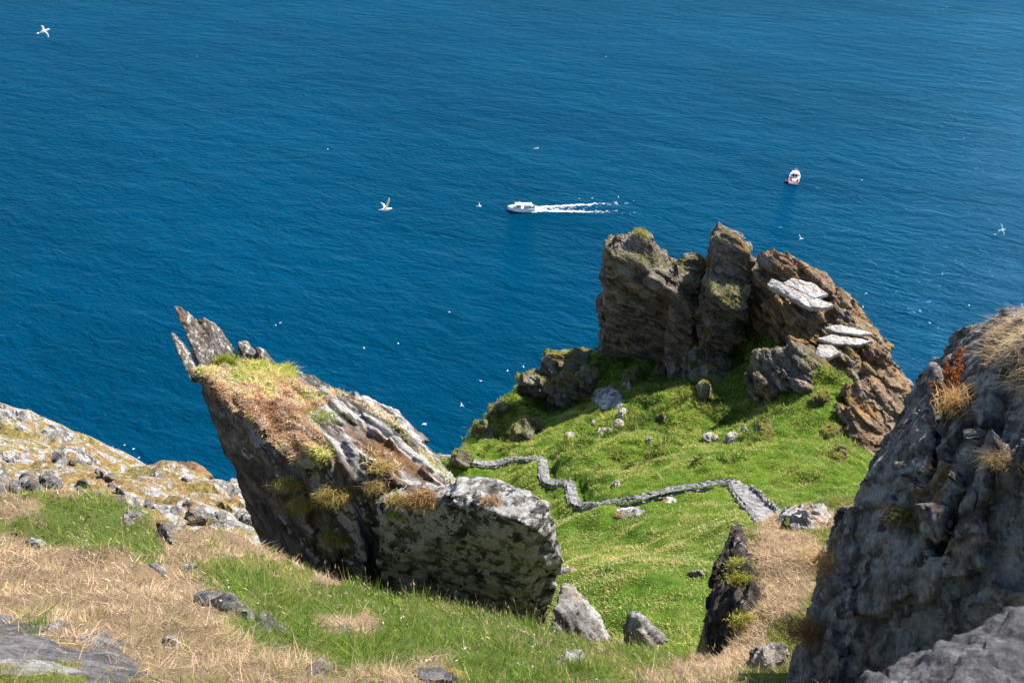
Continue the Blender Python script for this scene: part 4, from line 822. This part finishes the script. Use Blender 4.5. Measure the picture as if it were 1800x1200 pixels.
wht, blu, dk, red, gls = plain('boat_white', (.80,.80,.78), .35, .06), plain('deck_blue', (.04,.13,.27), .6), plain('boat_dark', (.06,.055,.055), .6), plain('boat_red', (.50,.05,.06), .45), plain('boat_glass', (.02,.03,.04), .1)
pale = plain('deck_pale', (.5,.5,.55), .7); brown = plain('deck_brown', (.2,.13,.08), .7)
def hull_mesh(Lh, B, zb, zs, n=22):
    """open hull: outer skin, gunwale, inner skin and deck level; bow at +x"""
    xs = np.linspace(0, 1, n); V = []; rows = 7
    for t in xs:
        hb = B/2*(1-max(0, (t-.5)/.5)**2.4)*(.9+.1*min(1, t/.3)); sh = zs+(zb-zs)*t**2; x = -Lh/2+Lh*t
        for yy, zz in ((hb*.72, -.5), (hb*.95, .25*sh), (hb, sh), (hb-.12 if hb > .14 else hb*.3, sh), (hb-.15 if hb > .18 else hb*.2, .55*sh)): V.append((x+.35*max(0, zz/sh)*max(0, (t-.6)/.4), yy, zz))
    m = 5; N_ = len(V); V += [(x, -y, z) for x, y, z in V]; Fs = []
    for i in range(n-1):
        for j in range(m-1):
            a = i*m+j; f = (a, a+m, a+m+1, a+1); Fs += [f, tuple(N_+k for k in f[::-1])]
        a, b2 = i*m+4, (i+1)*m+4; Fs.append((a, b2, N_+b2, N_+a)); a, b2 = i*m, (i+1)*m; Fs.append((a, b2, N_+b2, N_+a))
    for j in range(m-1): Fs.append((j, j+1, N_+j+1, N_+j)); a = (n-1)*m+j; Fs.append((a, a+1, N_+a+1, N_+a))
    return V, Fs
def boat(loc, rz, label):
    o = bpy.data.objects.new('boat', None); col.objects.link(o); o.location = loc; o.rotation_euler = (0, 0, rz); return tag(o, label, 'boat')
def seaat(u, v, z=0.):
    d = P(u, v, 1.)-np.array([0, 0, H]); return np.array([0, 0, H])+d*((z-H)/d[2])
b1 = seaat(917, 368); b1o = boat(b1, math.pi+.04, 'white passenger boat with long canopy, trailing a foaming wake')
mesh_part('hull', *hull_mesh(11.2, 4.1, 1.7, 1.15), wht, b1o, smooth=False)
mesh_part('deck', *box(-5.2, 2.0, -1.75, 1.75, .62, .68), blu, b1o)
mesh_part('foredeck', [(2.6,-1.85,1.28),(2.6,1.85,1.28),(4.4,1.25,1.5),(5.3,.3,1.66),(5.3,-.3,1.66),(4.4,-1.25,1.5),(2.6,-1.85,.9),(2.6,1.85,.9)], [(0,1,2,3,4,5),(0,1,7,6)], wht, b1o)
cb = mesh_part('wheelhouse', *box(.2, 2.5, -1.1, 1.35, .7, 2.5, .15, .1), wht, b1o, .06)
mesh_part('window', *boxes([(2.36,2.46,-.85,1.1,1.7,2.2,0,0),(.5,2.1,-1.1,-1.03,1.7,2.2,0,0),(.5,2.1,1.28,1.345,1.7,2.2,0,0)]), gls, cb)
mesh_part('wheelhouse_roof', *box(.0, 2.8, -1.25, 1.5, 2.5, 2.62), wht, b1o, .04)
mesh_part('canopy', *box(-4.2, .1, -.75, 1.75, 2.55, 2.66), wht, b1o, .04)
for x in (-4.1, -2.1, -.1):
    for y in (-.7, 1.65): mesh_part('post', *box(x-.04, x+.04, y-.04, y+.04, .68, 2.55), wht, b1o)
for x in (-3.4, -2.3, -1.2): mesh_part('seat', *box(x-.2, x+.2, -.2, 1.5, .68, 1.1), dk, b1o, .03)
mesh_part('side_locker', *box(-3.9, -1.2, -1.75, -1.35, .68, 1.0), pale, b1o, .03)
mesh_part('engine_box', *box(-4.9, -3.7, -1.3, -.2, .68, 1.2), wht, b1o, .05)
mesh_part('stern_bench', *box(-5.3, -4.95, -1.5, 1.5, .68, 1.3), brown, b1o, .03)
mesh_part('mast', *boxes([(.9,1.0,.3,.4,2.62,4.2,0,0),(.92,.98,-.2,.9,3.6,3.66,0,0)]), wht, b1o)
mesh_part('life_raft', *box(-1.2, -.4, -1.45, -.95, .7, 1.25, .08, .08), wht, b1o, .1)
b2 = seaat(1396, 315); b2o = boat(b2, math.pi/2-.36, 'red and white boat seen from its stern, stopped on the open sea')
mesh_part('hull', *hull_mesh(11.5, 4.6, 2.0, 1.25), wht, b2o)
mesh_part('hull_stripe', *boxes([(-5.72,1.5,-2.32,-2.26,.55,1.0,0,0),(-5.72,1.5,2.26,2.32,.55,1.0,0,0),(-5.66,-5.6,-2.0,2.0,.25,.6,0,0)]), dk, b2o)
mesh_part('deck', *box(-5.4, 2.2, -1.95, 1.95, .66, .72), red, b2o)
mesh_part('foredeck', [(1.9,-2.05,1.4),(1.9,2.05,1.4),(4.2,1.5,1.75),(5.4,.3,1.95),(5.4,-.3,1.95),(4.2,-1.5,1.75),(1.9,-2.05,.9),(1.9,2.05,.9)], [(0,1,2,3,4,5),(0,1,7,6)], pale, b2o)
cb = mesh_part('wheelhouse', *box(-.2, 2.4, -1.35, 1.35, .72, 2.75, .15, .12), wht, b2o, .06)
mesh_part('window', *boxes([(-.3,-.1,-1.05,-.15,1.35,2.35,0,0),(-.3,-.1,.15,1.05,1.35,2.35,0,0)]), gls, cb)
mesh_part('wheelhouse_roof', *box(-.5, 2.6, -1.5, 1.5, 2.75, 2.88), plain('roof_buff', (.72,.55,.45), .5), b2o, .04)
mesh_part('seat', *box(-3.6, -1.2, 1.2, 1.9, .72, 1.15), red, b2o, .03); mesh_part('seat', *box(-3.6, -1.2, -1.9, -1.2, .72, 1.15), red, b2o, .03)
mesh_part('engine_box', *box(-4.4, -2.8, -.8, .8, .72, 1.3), wht, b2o, .05)
mesh_part('tender', *[(lambda vf: ([(x-3.6, y*1.+2.95, z*.6+.3) for x, y, z in vf[0]], vf[1]))(hull_mesh(3.4, 1.3, .9, .7, 10))][0], plain('tender_navy', (.03,.03,.08), .5), b2o)
mesh_part('mast', *boxes([(1.2,1.32,-.06,.06,2.88,5.,0,0),(1.22,1.3,-.6,.6,4.2,4.28,0,0)]), wht, b2o)
# wake of foam: many small irregular flecks on the water
V, Fs = [], []; r = np.random.default_rng(77); dv = np.array([math.cos(.04), math.sin(.04)]); dn = np.array([-dv[1], dv[0]])
def fleck(c2, a, b_, z=.06):
    k = len(V); n_ = r.integers(5, 8)
    for i in range(n_):
        th = 2*math.pi*i/n_; q_ = c2+dv*math.cos(th)*a*r.uniform(.5, 1.2)+dn*math.sin(th)*b_*r.uniform(.5, 1.2); V.append((q_[0], q_[1], z+r.uniform(-.01, .05)))
    Fs.append(tuple(range(k, k+n_)))
for i in range(5000):
    t = r.random()**1.5*43; side = r.choice([-1, 1]); base = b1[:2]+dv*(5.4+t)
    wob = .45*pn(np.array([[t*.35, side*5., 0]]))[0]+.3*pn(np.array([[t*1.1, side*9., 3]]))[0]
    core = side*(1.5+t*.075+wob*(1+t*.03)); inner = r.random() < .35*math.exp(-t/13)
    y = r.uniform(-1.4, 1.4)*(1+t*.03) if inner else core+r.normal()*(.22+.014*t)
    if pn(np.array([[t*.45, y*1.2, 7.]]))[0] < -.12+.014*t-.1*(t < 14): continue
    fleck(base+dn*y, r.uniform(.14, .5), r.uniform(.05, .14)*(1 if t < 25 else .75))
for i in range(420):
    t = r.uniform(-3.8, 6); side = r.choice([-1, 1]); fleck(b1[:2]+dv*t+dn*side*(2.0+.25*max(0, t+3)*.3+r.normal()*.16-.5*max(0, -t-1.5)), r.uniform(.3, .8), r.uniform(.08, .25))
me = bpy.data.meshes.new('wake_foam'); me.from_pydata(V, [], Fs); foam = plain('foam', (.82,.84,.85), .8, .1)
o = bpy.data.objects.new('wake_foam', me); col.objects.link(o); me.materials.append(foam); tag(o, kind='stuff')
nt_, ny_ = 150, 46; tt, yy = np.meshgrid(np.linspace(-4, 48, nt_), np.linspace(-6.5, 6.5, ny_), indexing='ij'); tt, yy = tt.ravel(), yy.ravel()
q3 = np.column_stack([tt*.3, np.sign(yy)*5, tt*0]); wob = .5*pn(q3)+.3*pn(q3*3.1); tp = np.maximum(tt, 0)
core = (1.5+tp*.075)*np.where(tt < 0, sstep(-4.5, -1, tt), 1)+.3+wob*(1+tp*.02); den = np.exp(-((np.abs(yy)-core)/(.45+.02*tp))**2)+.75*np.exp(-tp/9)*(np.abs(yy) < core)*(tt > 0); den *= np.clip(1.1-tp/46, 0, 1)
xy_ = (b1[:2]+dv*5.4)[None]+tt[:, None]*dv+yy[:, None]*dn; ii = (np.arange(nt_-1)[:, None]*ny_+np.arange(ny_-1)[None]).ravel()
mf = NT('foam_sheet'); at_ = mf.t.nodes.new('ShaderNodeAttribute'); at_.attribute_name = 'Col'; fa = mf.math('MULTIPLY', mf.ramp(mf.math('ADD', at_.outputs['Fac'], mf.math('MULTIPLY', mf.math('SUBTRACT', mf.noise(1.3, 6, .7), .5), 1.5)), .38, .85), .9)
mf.done((.8, .83, .85), .9); mf.set(mf.b, 'Alpha', fa)
tag(link('wake_foam', fast_mesh('wake_foam', np.column_stack([xy_, np.full(len(xy_), .045)]), quads=np.stack([ii, ii+1, ii+ny_+1, ii+ny_], 1), colors=np.repeat(den[:, None], 3, 1)), mf.m), kind='stuff')
# surf round the wet rock: a few flecks of foam
V, Fs = [], []; c2 = seaat(185, 806)
for i in range(14):
    a = r.uniform(0, 6.3); fleck(c2[:2]+np.array([math.cos(a)*8*r.uniform(.3, 1.3)+2, math.sin(a)*5*r.uniform(.3, 1.2)]), r.uniform(.15, .6), r.uniform(.1, .3))
me = bpy.data.meshes.new('surf'); me.from_pydata(V, [], Fs); o = bpy.data.objects.new('surf', me); col.objects.link(o); me.materials.append(foam); tag(o, kind='stuff')

# ------------------------------------------------------------------ gulls
def gull_mesh(dihedral, fold):
    """one continuous body: lofted trunk, head, bill, tail and two bent wings, span about 1.3 m, flying along +x"""
    hulls = []
    def ring(x, ry, rz, z=0, n=8): return [(x, ry*math.cos(6.283*i/n), z+rz*math.sin(6.283*i/n)) for i in range(n)]
    st_ = [(-.30,.012,.012,.0),(-.20,.05,.04,0),(-.08,.075,.07,0),(.04,.08,.075,0),(.14,.06,.06,.01),(.20,.045,.045,.02),(.25,.042,.042,.025),(.285,.02,.02,.02),(.33,.006,.008,.012)]
    for a, b_ in zip(st_[:-1], st_[1:]): hulls.append(np.array(ring(a[0], a[1], a[2], a[3])+ring(b_[0], b_[1], b_[2], b_[3])))
    hulls.append(np.array([(-.26,-.02,-.01),(-.26,.02,-.01),(-.26,0,.012),(-.42,-.075,-.004),(-.42,.075,-.004),(-.42,.06,.008),(-.42,-.06,.008)]))
    for s_ in (-1, 1):
        sec = [(.02,.05,.16,.03),(.20,.20,.15,.026),(.36,.30,.13,.02),(.52,.24,.08,.016),(.66,.12,.012,.012)]
        pts = []
        for k, (y, fwd, ch, th) in enumerate(sec):
            z = y*math.tan(dihedral)-(fold*max(0, y-.3)); x = .10*fwd/.3+.02-(.22*max(0, y-.32))
            pts.append([(x, s_*y, z+.02), (x-ch*.4, s_*y, z+.02+th), (x-ch, s_*y, z+.015), (x-ch*.4, s_*y, z+.02-th*.6)])
        for a, b_ in zip(pts[:-1], pts[1:]): hulls.append(np.array(a+b_))
    me = remeshed(hulls, .0125); return me
mG_ = NT('gull_plumage'); sep = mG_.n('ShaderNodeSeparateXYZ', Vector=mG_.obj); ay = mG_.math('ABSOLUTE', sep.outputs[1]); zz = mG_.upness()
wing = mG_.math('MULTIPLY', mG_.ramp(ay, .09, .13), mG_.ramp(zz, .0, .3)); cg = mG_.mix(wing, (.82,.82,.80), (.50,.52,.55))
cg = mG_.mix(mG_.ramp(ay, .54, .57), cg, (.03,.03,.03)); cg = mG_.mix(mG_.ramp(sep.outputs[0], .295, .305), cg, (.6,.4,.05)); mG_.done(cg, .7)
gm = {k: gull_mesh(*a) for k, a in {'glide': (.14, .5), 'bank': (.35, .1), 'up': (.75, .35)}.items()}
for m in gm.values(): m.polygons.foreach_set('use_smooth', np.full(len(m.polygons), True)); m.materials.append(mG_.m)
def gull(u, v, zd, kind, rot, label, group='gulls flying over the sea', sc=1.):
    o = bpy.data.objects.new('gull', gm[kind]); col.objects.link(o); o.location = P(u, v, zd); o.rotation_euler = [math.radians(x) for x in rot]; o.scale = (sc,)*3
    return tag(o, label, 'gull', group)
gull(78, 55, 46, 'glide', (25, -10, 35), 'gull gliding in the top left corner, wings tilted down to the right')
gull(679, 368, 38, 'up', (-35, 10, 30), 'white gull left of the white boat with one wing raised')
gull(943, 261, 95, 'glide', (-30, 0, 10), 'small gull above the white boat in mid-flight')
gull(1762, 404, 70, 'glide', (50, 0, 20), 'gull near the right edge flying with wings steeply banked')
gull(1408, 420, 110, 'up', (0, 0, 200), 'small gull flying low between the red boat and the crag')
gull(843, 362, 110, 'bank', (10, 0, 15), 'faint small gull just ahead of the white boat')
gull(746, 745, 120, 'glide', (20, 0, 140), 'tiny white gull above the right end of the leaning slab')
gull(811, 711, 130, 'bank', (60, 0, 80), 'tiny upright gull near the sea edge of the green slope')
# birds resting on the water
def swim_mesh():
    st_ = [(-.25,.02,.02,.10),(-.15,.09,.07,.06),(0,.12,.10,.05),(.12,.09,.09,.06),(.18,.05,.06,.12),(.20,.05,.05,.22),(.25,.04,.04,.23),(.32,.008,.008,.22)]
    hs = [np.array([(a[0], a[1]*math.cos(.785*i), a[3]+a[2]*math.sin(.785*i)) for a in pr for i in range(8)]) for pr in zip(st_[:-1], st_[1:])]
    return remeshed(hs, .02)
sm = swim_mesh(); sm.materials.append(plain('white_plumage', (.85,.85,.85), .6))
for i, (u, v) in enumerate([(346,100),(576,263),(1515,317),(1323,470),(1329,470),(1522,516),(1517,540),(1634,568),(1703,537),(485,572),(493,568),(920,645),(845,670),(892,652),(1018,350),(1041,349),(1087,347),(790,549),(700,604),(1749,412),(1065,100),(640,612)]):
    o = bpy.data.objects.new('seabird', sm); col.objects.link(o); o.location = seaat(u, v); o.scale = (1.7,)*3; o.rotation_euler = (0, 0, i*1.3)
    tag(o, 'white seabird, a mere speck, resting on the open water', 'seabird', 'seabirds resting on the sea')
